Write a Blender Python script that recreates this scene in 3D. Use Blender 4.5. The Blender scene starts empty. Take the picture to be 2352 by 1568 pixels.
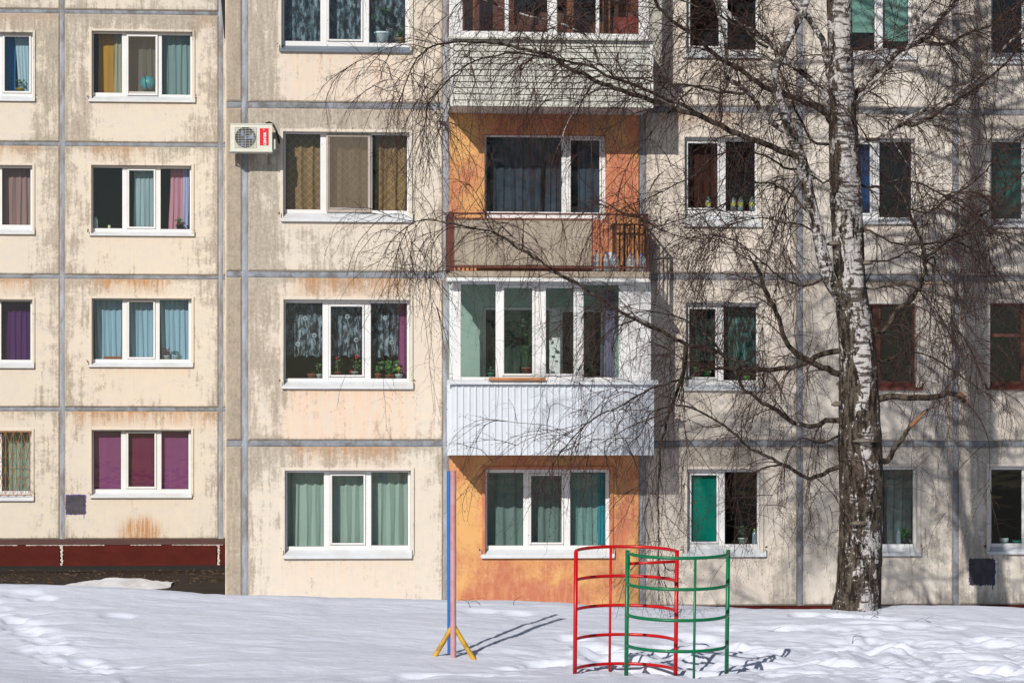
import bpy, math, random
import numpy as np
from mathutils import Vector
R = math.radians
rng = random.Random(7)
nr = np.random.RandomState(11)
S = bpy.context.scene
# ------------------------------------------------------------------ camera, sky, sun
F = 6950.0            # focal length in pixels of a 2352 px wide picture
HZ = 1080.0           # horizon row
TH = math.atan(0.0834)
CAM = np.array([0.0, -50.3, 2.5])
cd = bpy.data.cameras.new('camera'); cam = bpy.data.objects.new('camera', cd)
S.collection.objects.link(cam); S.camera = cam
cam.location = CAM; cam.rotation_euler = (R(90), 0, -TH)
cd.sensor_width = 36; cd.lens = F / 2352 * 36; cd.shift_y = (HZ - 784) / 2352
cd.clip_start = 0.5; cd.clip_end = 2000
SUN = Vector((0.547, 1.0, -0.65)).normalized()
W = bpy.data.worlds.new('World'); S.world = W; W.use_nodes = True
wn = W.node_tree.nodes; wl = W.node_tree.links
sky = wn.new('ShaderNodeTexSky'); sky.sky_type = 'NISHITA'; sky.sun_disc = False
sky.sun_elevation = math.asin(-SUN.z); sky.sun_rotation = math.atan2(-SUN.x, -SUN.y)
sky.air_density = 1.0; sky.dust_density = 0.6; sky.ozone_density = 1.5
bg = wn['Background']; bg.inputs['Strength'].default_value = 0.062
wl.new(sky.outputs[0], bg.inputs[0])
sd = bpy.data.lights.new('sun', 'SUN'); sun = bpy.data.objects.new('sun', sd); S.collection.objects.link(sun)
sd.energy = 5.0; sd.angle = R(0.53); sd.color = (1.0, 0.945, 0.87)
sun.rotation_euler = SUN.to_track_quat('-Z', 'Y').to_euler(); sun.location = (-20, -40, 40)
S.view_settings.view_transform = 'Standard'; S.view_settings.look = 'None'
S.view_settings.exposure = -0.11; S.view_settings.gamma = 1.0
try: S.cycles.transparent_max_bounces = 16
except Exception: pass

def P(px, py, Y):
    u = (px - 1176) / F; w = (HZ - py) / F
    d = np.array([math.sin(TH) + u * math.cos(TH), math.cos(TH) - u * math.sin(TH), w])
    t = (Y - CAM[1]) / d[1]
    return CAM + t * d
def PT(px, py, t):          # point at view depth t
    u = (px - 1176) / F; w = (HZ - py) / F
    return CAM + t * np.array([math.sin(TH) + u * math.cos(TH), math.cos(TH) - u * math.sin(TH), w])
def X(px, Y): return float(P(px, 0, Y)[0])
def Z(px, py, Y): return float(P(px, py, Y)[2])

# ------------------------------------------------------------------ materials
MATS = {}
def nt(m):
    m.use_nodes = True; return m.node_tree, m.node_tree.nodes['Principled BSDF']
def ramp(t, src, a, b, ca=(0, 0, 0, 1), cb=(1, 1, 1, 1)):
    r = t.nodes.new('ShaderNodeValToRGB'); r.color_ramp.elements[0].position = a; r.color_ramp.elements[1].position = b
    r.color_ramp.elements[0].color = ca; r.color_ramp.elements[1].color = cb
    t.links.new(src, r.inputs[0]); return r.outputs[0]
def noise(t, scale, det=5, rough=.55, vec=(1, 1, 1), off=(0, 0, 0), dist=0):
    g = t.nodes.new('ShaderNodeNewGeometry'); mp = t.nodes.new('ShaderNodeMapping')
    mp.inputs['Scale'].default_value = vec; mp.inputs['Location'].default_value = off
    t.links.new(g.outputs['Position'], mp.inputs[0])
    n = t.nodes.new('ShaderNodeTexNoise'); n.inputs['Scale'].default_value = scale
    n.inputs['Detail'].default_value = det; n.inputs['Roughness'].default_value = rough; n.inputs['Distortion'].default_value = dist
    t.links.new(mp.outputs[0], n.inputs['Vector']); return n.outputs['Fac']
def math_(t, op, a, b=None, c=None, clamp=False):
    n = t.nodes.new('ShaderNodeMath'); n.operation = op; n.use_clamp = clamp
    for i, v in enumerate((a, b, c)):
        if v is None: continue
        if isinstance(v, (int, float)): n.inputs[i].default_value = v
        else: t.links.new(v, n.inputs[i])
    return n.outputs[0]
def mixc(t, f, a, b, mode='MIX'):
    n = t.nodes.new('ShaderNodeMix'); n.data_type = 'RGBA'; n.blend_type = mode
    if isinstance(f, (int, float)): n.inputs[0].default_value = f
    else: t.links.new(f, n.inputs[0])
    for i, v in ((6, a), (7, b)):
        if isinstance(v, tuple): n.inputs[i].default_value = (v[0], v[1], v[2], 1)
        else: t.links.new(v, n.inputs[i])
    return n.outputs[2]
def bump(t, b, src, strength, dist=.01):
    n = t.nodes.new('ShaderNodeBump'); n.inputs['Strength'].default_value = strength; n.inputs['Distance'].default_value = dist
    t.links.new(src, n.inputs['Height']); t.links.new(n.outputs[0], b.inputs['Normal'])
def attr(t, name, ch=None):
    a = t.nodes.new('ShaderNodeAttribute'); a.attribute_name = name
    if ch is None: return a.outputs['Color']
    s = t.nodes.new('ShaderNodeSeparateColor'); t.links.new(a.outputs['Color'], s.inputs[0]); return s.outputs[ch]
def M(name, col=(.5, .5, .5), rough=.6, var=.12, scale=6, metal=0, bmp=0, dirt=None, dirtamt=.5, vec=(1, 1, 1), coat=0, spec=.5):
    if name in MATS: return MATS[name]
    m = bpy.data.materials.new(name); t, b = nt(m); MATS[name] = m
    n = noise(t, scale, 6, .6, vec)
    lo = tuple(c * (1 - var) for c in col); hi = tuple(min(1, c * (1 + var)) for c in col)
    c = mixc(t, ramp(t, n, .3, .7), lo, hi)
    if dirt:
        n2 = noise(t, scale * .6, 9, .7, vec, (3, 7, 1))
        c = mixc(t, math_(t, 'MULTIPLY', ramp(t, n2, .48, .62), dirtamt), c, dirt)
    t.links.new(c, b.inputs['Base Color']); b.inputs['Roughness'].default_value = rough
    b.inputs['Metallic'].default_value = metal; b.inputs['Coat Weight'].default_value = coat
    b.inputs['Specular IOR Level'].default_value = spec
    if bmp: bump(t, b, noise(t, scale * 5, 6), bmp)
    return m

def wall_mat(name, c1, c2, grime=(.24, .20, .155), peach=(.67, .50, .385)):
    m = bpy.data.materials.new(name); t, b = nt(m)
    n1 = noise(t, 1.5, 9, .62, (1, 1, .8), (1, 2, 3), .3)
    n2 = noise(t, 22, 8, .78, (1, 1, .8))
    n3 = noise(t, 2.2, 7, .65, (6, 1, .55), (5, 0, 2))
    n4 = noise(t, 6, 10, .78, (.8, 1, 1.1), (9, 9, 2))
    G = attr(t, 'dirt', 0); Ru = attr(t, 'dirt', 1); Pe = attr(t, 'dirt', 2)
    base = mixc(t, ramp(t, n4, .35, .65), c1, c2)
    base = mixc(t, math_(t, 'MULTIPLY', Pe, ramp(t, n3, .35, .62)), base, peach)
    # light washed film of dirt
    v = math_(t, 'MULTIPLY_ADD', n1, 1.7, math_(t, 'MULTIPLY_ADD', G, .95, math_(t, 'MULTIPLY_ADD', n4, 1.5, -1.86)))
    v = math_(t, 'MULTIPLY_ADD', math_(t, 'SUBTRACT', n3, .5), .9, v)
    soft = math_(t, 'MULTIPLY', ramp(t, v, -.15, .5), .46)
    v2 = math_(t, 'MULTIPLY_ADD', math_(t, 'SUBTRACT', n2, .5), 1.7, math_(t, 'MULTIPLY_ADD', math_(t, 'SUBTRACT', n3, .5), .9, math_(t, 'MINIMUM', v, .30)))
    hard = math_(t, 'MULTIPLY', ramp(t, v2, .08, .42), .62)
    gc = mixc(t, ramp(t, n4, .38, .58), grime, tuple(min(1, x * 1.7) for x in grime))
    c = mixc(t, soft, base, gc); c = mixc(t, hard, c, gc)
    # dark specks
    sp = ramp(t, noise(t, 38, 4, .7, (1, 1, .8), (4, 4, 4)), .66, .71)
    c = mixc(t, math_(t, 'MULTIPLY', math_(t, 'MULTIPLY', sp, .65), ramp(t, n1, .42, .6)), c, grime)
    # fine vertical run marks
    run = ramp(t, noise(t, 5, 5, .6, (9, 1, .35), (2, 0, 8)), .55, .72)
    c = mixc(t, math_(t, 'MULTIPLY', run, .16), c, (.33, .27, .2))
    rs = ramp(t, noise(t, 4.2, 6, .65, (5, 1, .35), (7, 1, 0)), .40, .66)
    rm = math_(t, 'MULTIPLY', math_(t, 'MULTIPLY', Ru, math_(t, 'MULTIPLY_ADD', rs, .75, .22)), math_(t, 'MULTIPLY_ADD', n2, 1.5, .2), clamp=True)
    c = mixc(t, math_(t, 'MULTIPLY', rm, .85), c, (.42, .19, .055))
    t.links.new(c, b.inputs['Base Color']); b.inputs['Roughness'].default_value = .92
    b.inputs['Specular IOR Level'].default_value = .15
    bump(t, b, math_(t, 'ADD', n2, noise(t, 60, 4)), .35, .006)
    MATS[name] = m; return m
WALL = wall_mat('cream_render', (.625, .56, .465), (.565, .525, .475), (.175, .148, .118))
WALLW = wall_mat('pale_render', (.645, .59, .52), (.58, .535, .485), (.17, .152, .13), (.60, .46, .36))
STRIP = wall_mat('grey_render', (.55, .48, .39), (.48, .42, .34), (.18, .148, .115))
def orange_mat():
    m = bpy.data.materials.new('orange_paint'); t, b = nt(m)
    n1 = noise(t, 1.3, 8, .62, (1, 1, .8), (3, 1, 4), .4); n2 = noise(t, 18, 7, .72); n3 = noise(t, 3, 6, .6, (5, 1, .5))
    Y = attr(t, 'dirt', 2); G = attr(t, 'dirt', 0)
    f = math_(t, 'ADD', math_(t, 'MULTIPLY_ADD', math_(t, 'SUBTRACT', n1, .5), 2.4, Y), math_(t, 'MULTIPLY', math_(t, 'SUBTRACT', n2, .5), .9))
    c = mixc(t, ramp(t, f, .25, .75), (.43, .155, .088), (.60, .345, .13))
    c = mixc(t, math_(t, 'MULTIPLY', ramp(t, n3, .5, .7), .35), c, (.68, .36, .16))
    g = math_(t, 'ADD', math_(t, 'MULTIPLY_ADD', n1, 1.6, -1.05), math_(t, 'ADD', G, math_(t, 'MULTIPLY', math_(t, 'SUBTRACT', n2, .5), .9)))
    c = mixc(t, math_(t, 'MULTIPLY', ramp(t, g, .1, .5), .7), c, (.27, .13, .05))
    pe = ramp(t, math_(t, 'MULTIPLY_ADD', n2, .5, math_(t, 'MULTIPLY', noise(t, 2.6, 5, .5, (1, 1, 1), (8, 2, 5)), .7)), .73, .78)
    c = mixc(t, math_(t, 'MULTIPLY', pe, .6), c, (.52, .42, .32))
    c = mixc(t, math_(t, 'MULTIPLY', ramp(t, noise(t, 9, 8, .75, (1, 1, .7), (2, 6, 1)), .46, .66), .38), c, (.60, .33, .20))
    t.links.new(c, b.inputs['Base Color']); b.inputs['Roughness'].default_value = .88
    bump(t, b, n2, .35, .006); b.inputs['Specular IOR Level'].default_value = .15
    return m
ORANGE = orange_mat()
SEAM = M('seam_sealant', (.205, .225, .26), .7, .3, 5, dirt=(.10, .09, .085), dirtamt=.8, vec=(1, 1, 1), bmp=.9)
SEAM2 = M('vertical_seam_sealant', (.27, .295, .34), .7, .28, 4, dirt=(.13, .115, .10), dirtamt=.75, vec=(2, 1, .5), bmp=.9)
PVC = M('white_plastic', (.66, .665, .675), .35, .04, 3, dirt=(.62, .58, .52), dirtamt=.25)
PVCG = M('cool_grey_plastic', (.66, .67, .70), .4, .06, 3)  # cool grey plastic of an insect screen frame
SILL = M('white_sheet_sill', (.56, .59, .63), .45, .08, 3, dirt=(.48, .45, .4), dirtamt=.35)
SILLB = M('slate_blue_sheet_sill', (.12, .15, .19), .45, .1, 3)
BROWNW = M('brown_wood_frame', (.10, .03, .016), .6, .3, 9, vec=(1, 1, .3))
RUST = M('rusty_paint', (.085, .018, .010), .7, .3, 12, dirt=(.09, .03, .015), dirtamt=.7, bmp=.3)
PLINTH = M('dark_red_plinth_paint', (.075, .011, .008), .8, .18, 2.5, spec=.15, dirt=(.06, .010, .006), dirtamt=.6, vec=(1, 1, 2), bmp=.3)
CONC = M('stained_concrete', (.31, .265, .21), .9, .15, 3, dirt=(.17, .135, .11), dirtamt=.6, vec=(2, 1, .6), bmp=.5)
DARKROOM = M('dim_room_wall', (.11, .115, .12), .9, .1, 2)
TERRA = M('terracotta', (.36, .10, .05), .7, .12, 8)
POTW = M('pale_pot', (.55, .62, .60), .5, .06, 8)
LEAF = M('green_leaf', (.05, .14, .03), .5, .4, 30)
LEAFD = M('dark_leaf', (.03, .07, .03), .5, .4, 30)
STEEL = M('galvanised_steel', (.35, .35, .36), .45, .1, 8, metal=.7)
def glass_mat(name, tint, refl=1.0):
    m = bpy.data.materials.new(name); m.use_nodes = True; t = m.node_tree
    t.nodes.remove(t.nodes['Principled BSDF']); out = t.nodes['Material Output']
    tr = t.nodes.new('ShaderNodeBsdfTransparent'); tr.inputs[0].default_value = (*tint, 1)
    gl = t.nodes.new('ShaderNodeBsdfGlossy'); gl.inputs[0].default_value = (.9, .95, 1, 1); gl.inputs['Roughness'].default_value = .02
    gm = t.nodes.new('ShaderNodeNewGeometry'); dt = t.nodes.new('ShaderNodeVectorMath'); dt.operation = 'DOT_PRODUCT'
    t.links.new(gm.outputs['Incoming'], dt.inputs[0]); t.links.new(gm.outputs['Normal'], dt.inputs[1])
    fz = math_(t, 'MULTIPLY_ADD', math_(t, 'POWER', math_(t, 'SUBTRACT', 1.0, math_(t, 'ABSOLUTE', dt.outputs['Value'])), 5), .92, .055)
    bn = t.nodes.new('ShaderNodeBump'); bn.inputs['Strength'].default_value = .06; bn.inputs['Distance'].default_value = .02
    t.links.new(noise(t, 2.5, 3, .5, (1, 1, 2)), bn.inputs['Height']); t.links.new(bn.outputs[0], gl.inputs['Normal'])
    mx = t.nodes.new('ShaderNodeMixShader'); t.links.new(math_(t, 'MULTIPLY', fz, refl, clamp=True), mx.inputs[0])
    t.links.new(tr.outputs[0], mx.inputs[1]); t.links.new(gl.outputs[0], mx.inputs[2]); t.links.new(mx.outputs[0], out.inputs[0])
    return m
GLASS = glass_mat('window_glass', (.86, .92, .925))
PETG = M('clear_bottle_plastic', (.35, .45, .52), .15, .3, 25, spec=1.0)
t_, b_ = nt(PETG); b_.inputs['Alpha'].default_value = .45
def cloth_mat(name, col, pat=None, trans=.35, alpha=1.0):
    key = 'cloth_' + name
    if key in MATS: return MATS[key]
    if max(col) > .12: col = tuple(min(.85, x * 1.0) for x in col)
    m = bpy.data.materials.new(key); m.use_nodes = True; t = m.node_tree; MATS[key] = m
    b = t.nodes['Principled BSDF']; out = t.nodes['Material Output']
    n = noise(t, 3, 4, .5, (3, 1, .3))
    c = mixc(t, n, tuple(x * .8 for x in col), tuple(min(1, x * 1.2) for x in col))
    if pat == 'lace':
        f = ramp(t, noise(t, 9, 7, .7, (1.6, 1, .7)), .44, .60)
        c = mixc(t, f, tuple(x * .22 for x in col), c)
    if pat == 'diamond':
        g = t.nodes.new('ShaderNodeNewGeometry')
        mp = t.nodes.new('ShaderNodeMapping'); mp.vector_type = 'POINT'; mp.inputs['Rotation'].default_value = (0, R(45), 0); mp.inputs['Scale'].default_value = (1, 0, 1)
        t.links.new(g.outputs['Position'], mp.inputs[0])
        ck = t.nodes.new('ShaderNodeTexWave'); ck.bands_direction = 'X'; ck.inputs['Scale'].default_value = 3.2
        ck2 = t.nodes.new('ShaderNodeTexWave'); ck2.bands_direction = 'Z'; ck2.inputs['Scale'].default_value = 3.2
        t.links.new(mp.outputs[0], ck.inputs[0]); t.links.new(mp.outputs[0], ck2.inputs[0])
        f = math_(t, 'MAXIMUM', ramp(t, ck.outputs['Fac'], .90, .97), ramp(t, ck2.outputs['Fac'], .90, .97))
        c = mixc(t, math_(t, 'MULTIPLY', f, .5), c, tuple(min(1, x * 2.0) for x in col))
    t.links.new(c, b.inputs['Base Color']); b.inputs['Roughness'].default_value = .9; b.inputs['Specular IOR Level'].default_value = .1
    tl = t.nodes.new('ShaderNodeBsdfTranslucent'); t.links.new(c, tl.inputs[0])
    mx = t.nodes.new('ShaderNodeMixShader'); mx.inputs[0].default_value = trans
    t.links.new(b.outputs[0], mx.inputs[1]); t.links.new(tl.outputs[0], mx.inputs[2])
    last = mx.outputs[0]
    if alpha < 1:
        tr = t.nodes.new('ShaderNodeBsdfTransparent'); m2 = t.nodes.new('ShaderNodeMixShader')
        if pat == 'lace':
            f = ramp(t, noise(t, 9, 7, .7, (1.6, 1, .7)), .44, .60); t.links.new(math_(t, 'MULTIPLY_ADD', f, 1 - alpha * .5, alpha * .5), m2.inputs[0])
        else: m2.inputs[0].default_value = alpha
        t.links.new(tr.outputs[0], m2.inputs[1]); t.links.new(last, m2.inputs[2]); last = m2.outputs[0]
    t.links.new(last, out.inputs[0]); return m

# ------------------------------------------------------------------ mesh helpers
class MB:
    def __init__(s): s.v = []; s.f = []
    def box(s, x0, x1, y0, y1, z0, z1, bev=0):
        if x1 < x0: x0, x1 = x1, x0
        if y1 < y0: y0, y1 = y1, y0
        if z1 < z0: z0, z1 = z1, z0
        b = min(bev, (x1 - x0) * .45, (y1 - y0) * .45, (z1 - z0) * .45)
        k = len(s.v)
        if b <= 0:
            s.v += [(x, y, z) for x in (x0, x1) for y in (y0, y1) for z in (z0, z1)]
            s.f += [tuple(k + i for i in q) for q in ((0, 1, 3, 2), (4, 6, 7, 5), (0, 4, 5, 1), (2, 3, 7, 6), (0, 2, 6, 4), (1, 5, 7, 3))]
            return s
        xs, ys, zs = (x0, x1), (y0, y1), (z0, z1); idx = {}
        for i in (0, 1):
            for j in (0, 1):
                for l in (0, 1):
                    sx, sy, sz = (b if i == 0 else -b), (b if j == 0 else -b), (b if l == 0 else -b)
                    for a, p in enumerate(((xs[i], ys[j] + sy, zs[l] + sz), (xs[i] + sx, ys[j], zs[l] + sz), (xs[i] + sx, ys[j] + sy, zs[l]))):
                        idx[i, j, l, a] = len(s.v); s.v.append(p)
        I = idx
        for i in (0, 1): s.f.append((I[i,0,0,0], I[i,0,1,0], I[i,1,1,0], I[i,1,0,0]))
        for j in (0, 1): s.f.append((I[0,j,0,1], I[1,j,0,1], I[1,j,1,1], I[0,j,1,1]))
        for l in (0, 1): s.f.append((I[0,0,l,2], I[1,0,l,2], I[1,1,l,2], I[0,1,l,2]))
        for j in (0, 1):
            for l in (0, 1): s.f.append((I[0,j,l,1], I[1,j,l,1], I[1,j,l,2], I[0,j,l,2]))
        for i in (0, 1):
            for l in (0, 1): s.f.append((I[i,0,l,0], I[i,1,l,0], I[i,1,l,2], I[i,0,l,2]))
        for i in (0, 1):
            for j in (0, 1): s.f.append((I[i,j,0,0], I[i,j,1,0], I[i,j,1,1], I[i,j,0,1]))
        for i in (0, 1):
            for j in (0, 1):
                for l in (0, 1): s.f.append((I[i,j,l,0], I[i,j,l,1], I[i,j,l,2]))
        return s
    def tube(s, pts, rad, n=10, cap=True):
        pts = [Vector(p) for p in pts]
        if isinstance(rad, (int, float)): rad = [rad] * len(pts)
        k = len(s.v); up = None
        for i, p in enumerate(pts):
            d = (pts[min(i + 1, len(pts) - 1)] - pts[max(i - 1, 0)]).normalized()
            if up is None:
                up = Vector((0, 0, 1)) if abs(d.z) < .9 else Vector((1, 0, 0))
            a = d.cross(up).normalized(); up = a.cross(d).normalized()
            for j in range(n):
                w = 2 * math.pi * j / n
                s.v.append(tuple(p + (a * math.cos(w) + up * math.sin(w)) * rad[i]))
        for i in range(len(pts) - 1):
            for j in range(n):
                s.f.append((k + i * n + j, k + i * n + (j + 1) % n, k + (i + 1) * n + (j + 1) % n, k + (i + 1) * n + j))
        if cap:
            s.f.append(tuple(k + j for j in range(n - 1, -1, -1))); s.f.append(tuple(k + (len(pts) - 1) * n + j for j in range(n)))
        return s
    def lathe(s, c, prof, n=20):
        k = len(s.v)
        for r, z in prof:
            for j in range(n):
                w = 2 * math.pi * j / n; s.v.append((c[0] + r * math.cos(w), c[1] + r * math.sin(w), c[2] + z))
        for i in range(len(prof) - 1):
            for j in range(n):
                s.f.append((k + i * n + j, k + i * n + (j + 1) % n, k + (i + 1) * n + (j + 1) % n, k + (i + 1) * n + j))
        s.f.append(tuple(k + j for j in range(n - 1, -1, -1))); s.f.append(tuple(k + (len(prof) - 1) * n + j for j in range(n)))
        return s
    def prism(s, prof, x0, x1):      # (y,z) profile swept along x
        k = len(s.v); n = len(prof)
        for x in (x0, x1): s.v += [(x, y, z) for y, z in prof]
        s.f.append(tuple(k + i for i in range(n))); s.f.append(tuple(k + n + i for i in range(n - 1, -1, -1)))
        for i in range(n): s.f.append((k + i, k + (i + 1) % n, k + n + (i + 1) % n, k + n + i))
        return s
    def build(s, name, mat, parent=None, smooth=False, origin=None):
        me = bpy.data.meshes.new(name)
        o0 = Vector(origin) if origin is not None else Vector((0, 0, 0))
        if parent is not None and origin is None: o0 = wpos(parent)
        me.from_pydata([tuple(Vector(v) - o0) for v in s.v], [], s.f)
        if mat: me.materials.append(mat)
        if smooth: me.polygons.foreach_set('use_smooth', [True] * len(me.polygons))
        me.update()
        o = bpy.data.objects.new(name, me); S.collection.objects.link(o)
        if parent is not None: o.parent = parent
        else: o.location = o0
        if parent is not None and origin is not None: o.location = o0 - wpos(parent)
        return o
def wpos(o):
    v = Vector(o.location)
    while o.parent is not None: o = o.parent; v = v + Vector(o.location)
    return v
def tag(o, label=None, cat=None, group=None, kind=None):
    if label: o['label'] = label
    if cat: o['category'] = cat
    if group: o['group'] = group
    if kind: o['kind'] = kind
    return o
def empty(name, loc, label, cat, group=None):
    o = bpy.data.objects.new(name, None); S.collection.objects.link(o); o.location = [float(a) for a in loc]
    o.empty_display_size = .2
    return tag(o, label, cat, group)
def recalc(o):
    import bmesh
    bm = bmesh.new(); bm.from_mesh(o.data); bmesh.ops.recalc_face_normals(bm, faces=bm.faces); bm.to_mesh(o.data); bm.free()

def vnoise(x, y, seed=0):           # smooth value noise, numpy
    xi = np.floor(x).astype(np.int64); yi = np.floor(y).astype(np.int64); fx = x - xi; fy = y - yi
    def h(a, b):
        n = (a * 374761393 + b * 668265263 + seed * 974634777) & 0x7fffffff
        n = ((n ^ (n >> 13)) * 1274126177) & 0x7fffffff
        return ((n ^ (n >> 16)) & 0xffff) / 65535.0
    u = fx * fx * fx * (fx * (fx * 6 - 15) + 10); v = fy * fy * fy * (fy * (fy * 6 - 15) + 10)
    return (h(xi, yi) * (1 - u) + h(xi + 1, yi) * u) * (1 - v) + (h(xi, yi + 1) * (1 - u) + h(xi + 1, yi + 1) * u) * v

# ------------------------------------------------------------------ snow field and ground
crest_px = [(-400, 1338), (0, 1345), (170, 1347), (400, 1360), (520, 1364), (690, 1368), (760, 1372), (1025, 1380), (1176, 1386), (1340, 1391), (1460, 1395), (1700, 1395), (1920, 1397), (2100, 1397), (2352, 1399), (2800, 1402)]
cx = np.array([X(p, -7.0) for p, q in crest_px]); cz = np.array([Z(p, q, -7.0) for p, q in crest_px])
def snow_base(x, y):
    zc = np.interp(x, cx, cz)
    front = np.clip((-7.0 - y) / 5.3, 0, None)
    z_low = -0.05 + .02 * np.clip(x, -8, 8) * 0
    f = np.minimum(front, 1.0); e = 1 - (1 - f) ** 1.25
    zf = zc * (1 - e) + z_low * e - np.clip(front - 1, 0, 7) * .05
    back = np.clip((y + 7.0) / 7.0, 0, 1)
    zb = zc - (zc - .02) * (back * back * (3 - 2 * back)) - np.clip(y, 0, 40) * .15
    return np.where(y < -7, zf, zb)
def lump(x, y):
    # how trampled the snow is
    u = (x - y * 0)  
    a = .010 + 0 * x
    right = 1 / (1 + np.exp(-(x - 6.4) * 1.6)) * 1 / (1 + np.exp((y + 9.4) * 1.5))
    mid = np.exp(-((x - 4.9) / 1.7) ** 2 - ((y + 11.2) / 1.5) ** 2)
    a = a + .095 * right + .045 * mid
    left = np.exp(-((x + 2.9 - (-(y + 10)) * .42) / .5) ** 2) / (1 + np.exp((y + 8.2) * 4))
    a = a + .028 * left
    return a
steps = []
def add_trail(x0, y0, x1, y1, n, r=.13, d=.10):
    for i in range(n):
        f = i / max(1, n - 1); steps.append((x0 + (x1 - x0) * f + rng.uniform(-.12, .12), y0 + (y1 - y0) * f + rng.uniform(-.12, .12), r * rng.uniform(.8, 1.3), d * rng.uniform(.6, 1.2)))
def trail(a, b, n, r, d):
    def w(px, py):
        cr_ = np.interp(px, [c_[0] for c_ in crest_px], [c_[1] for c_ in crest_px]); Y = -7 - (py - cr_) / (1545 - cr_) * 5.3; return X(px, Y), Y
    (x0, y0), (x1, y1) = w(*a), w(*b); add_trail(x0, y0, x1, y1, n, r, d)
trail((-20, 1375), (120, 1470), 8, .13, .035); trail((0, 1400), (230, 1530), 10, .13, .05); trail((60, 1490), (280, 1520), 6, .14, .04); trail((60, 1365), (110, 1368), 2, .15, .05)
trail((265, 1410), (268, 1410), 1, .2, .05); trail((960, 1550), (1180, 1556), 6, .15, .06); trail((1180, 1530), (1330, 1500), 5, .16, .07)
trail((1340, 1470), (1480, 1545), 9, .17, .09); trail((1500, 1480), (1650, 1560), 9, .17, .09); trail((1560, 1455), (1760, 1500), 8, .17, .08)
trail((1700, 1530), (2340, 1560), 16, .2, .09); trail((1720, 1490), (2300, 1500), 14, .18, .07); trail((1650, 1440), (2100, 1452), 9, .17, .05)
trail((1860, 1410), (2060, 1418), 6, .16, .06); trail((1960, 1432), (2180, 1440), 5, .16, .06); trail((1100, 1402), (1180, 1408), 2, .15, .04); trail((900, 1560), (905, 1560), 1, .5, .08)
HOL = []
for px_, py_, t_, r_, d_ in ((1041, 1510, 39.3, .22, .005), (997, 1510, 39.2, .16, .0), (1087, 1510, 39.2, .18, .015), (1320, 1547, 38, .15, .05), (1552, 1547, 38, .16, .05), (1438, 1547, 38, .15, .05), (1670, 1547, 38, .15, .05), (1412, 1543, 38.4, .3, .05), (1579, 1550, 37.6, .15, .05)):
    q_ = PT(px_, py_, t_); HOL.append((q_[0], q_[1], r_, d_))
def snow_z(x, y):
    z = snow_base(x, y)
    wx = x + .5 * vnoise(x * .9, y * .9, 5); wy = y + .4 * vnoise(x * 1.1, y * 1.3, 6)
    a = lump(x, y)
    n = 1.25 * np.abs(vnoise(wx * 1.15, wy * 2.3, 1) * 2 - 1) + .7 * np.abs(vnoise(wx * 3.4, wy * 6.4, 2) * 2 - 1) + .2 * np.abs(vnoise(wx * 7.5, wy * 12, 3) * 2 - 1) + .12 * vnoise(wx * 16, wy * 22, 4) - .8
    z = z + n * a
    z = z + (vnoise(x * .5, y * .8, 8) - .5) * .07 + (vnoise(x * 1.6 + 9, y * 3.4, 9) - .5) * .022 + (vnoise(x * 4, y * 11, 10) - .5) * .007
    near = np.exp(-(y + 7.0) ** 2 / .9)
    for sx, sy, r, d in steps:
        q = ((x - sx) / (r * 1.35)) ** 2 + ((y - sy) / r) ** 2
        z = z - d * np.exp(-q ** 3) + d * .10 * np.exp(-(np.sqrt(q) - 1.5) ** 2 * 5)
    for sx, sy, r, d in HOL:
        z = z - d * np.exp(-(((x - sx) / r) ** 2 + ((y - sy) / r) ** 2) ** 1.5)
    return z
xs = np.concatenate([np.array([-400, -150, -60, -30, -18, -13]), np.arange(-10.5, 14.5, .042), np.array([17, 22, 35, 70, 150, 400])])
ys = np.concatenate([np.array([-28, -24, -20, -16.5]), np.arange(-14.2, -6.0, .03), np.arange(-6, 0.2, .3), np.array([1.5, 3, 6, 12])])
gx, gy = np.meshgrid(xs, ys); gz = snow_z(gx, gy)
def grid_mesh(name, gx, gy, gz, mat, parent=None, smooth=True):
    h, w = gx.shape
    me = bpy.data.meshes.new(name); co = np.stack([gx, gy, gz], -1).reshape(-1, 3)
    idx = np.arange(h * w).reshape(h, w)
    q = np.stack([idx[:-1, :-1], idx[:-1, 1:], idx[1:, 1:], idx[1:, :-1]], -1).reshape(-1, 4)
    me.vertices.add(len(co)); me.vertices.foreach_set('co', co.ravel())
    me.loops.add(q.size); me.loops.foreach_set('vertex_index', q.ravel().astype(np.int32))
    me.polygons.add(len(q)); me.polygons.foreach_set('loop_start', np.arange(0, q.size, 4, dtype=np.int32))
    try: me.polygons.foreach_set('loop_total', np.full(len(q), 4, dtype=np.int32))
    except Exception: pass
    me.update(calc_edges=True); me.validate()
    if smooth: me.polygons.foreach_set('use_smooth', np.ones(len(me.polygons), dtype=bool))
    me.materials.append(mat)
    o = bpy.data.objects.new(name, me); S.collection.objects.link(o)
    if parent: o.parent = parent
    return o
def snow_material():
    m = bpy.data.materials.new('snow'); t, b = nt(m)
    c = mixc(t, noise(t, 3, 5, .6), (.55, .585, .695), (.65, .675, .76))
    t.links.new(c, b.inputs['Base Color']); b.inputs['Roughness'].default_value = .65
    b.inputs['Specular IOR Level'].default_value = .25
    b.inputs['Subsurface Weight'].default_value = .0
    h = math_(t, 'ADD', noise(t, 7, 6, .6, (1, 2.2, 1)), math_(t, 'MULTIPLY', noise(t, 60, 3), .25))
    bump(t, b, h, .45, .03); return m
SNOW = snow_material()
tag(grid_mesh('snow', gx, gy, gz, SNOW), kind='structure')
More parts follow.
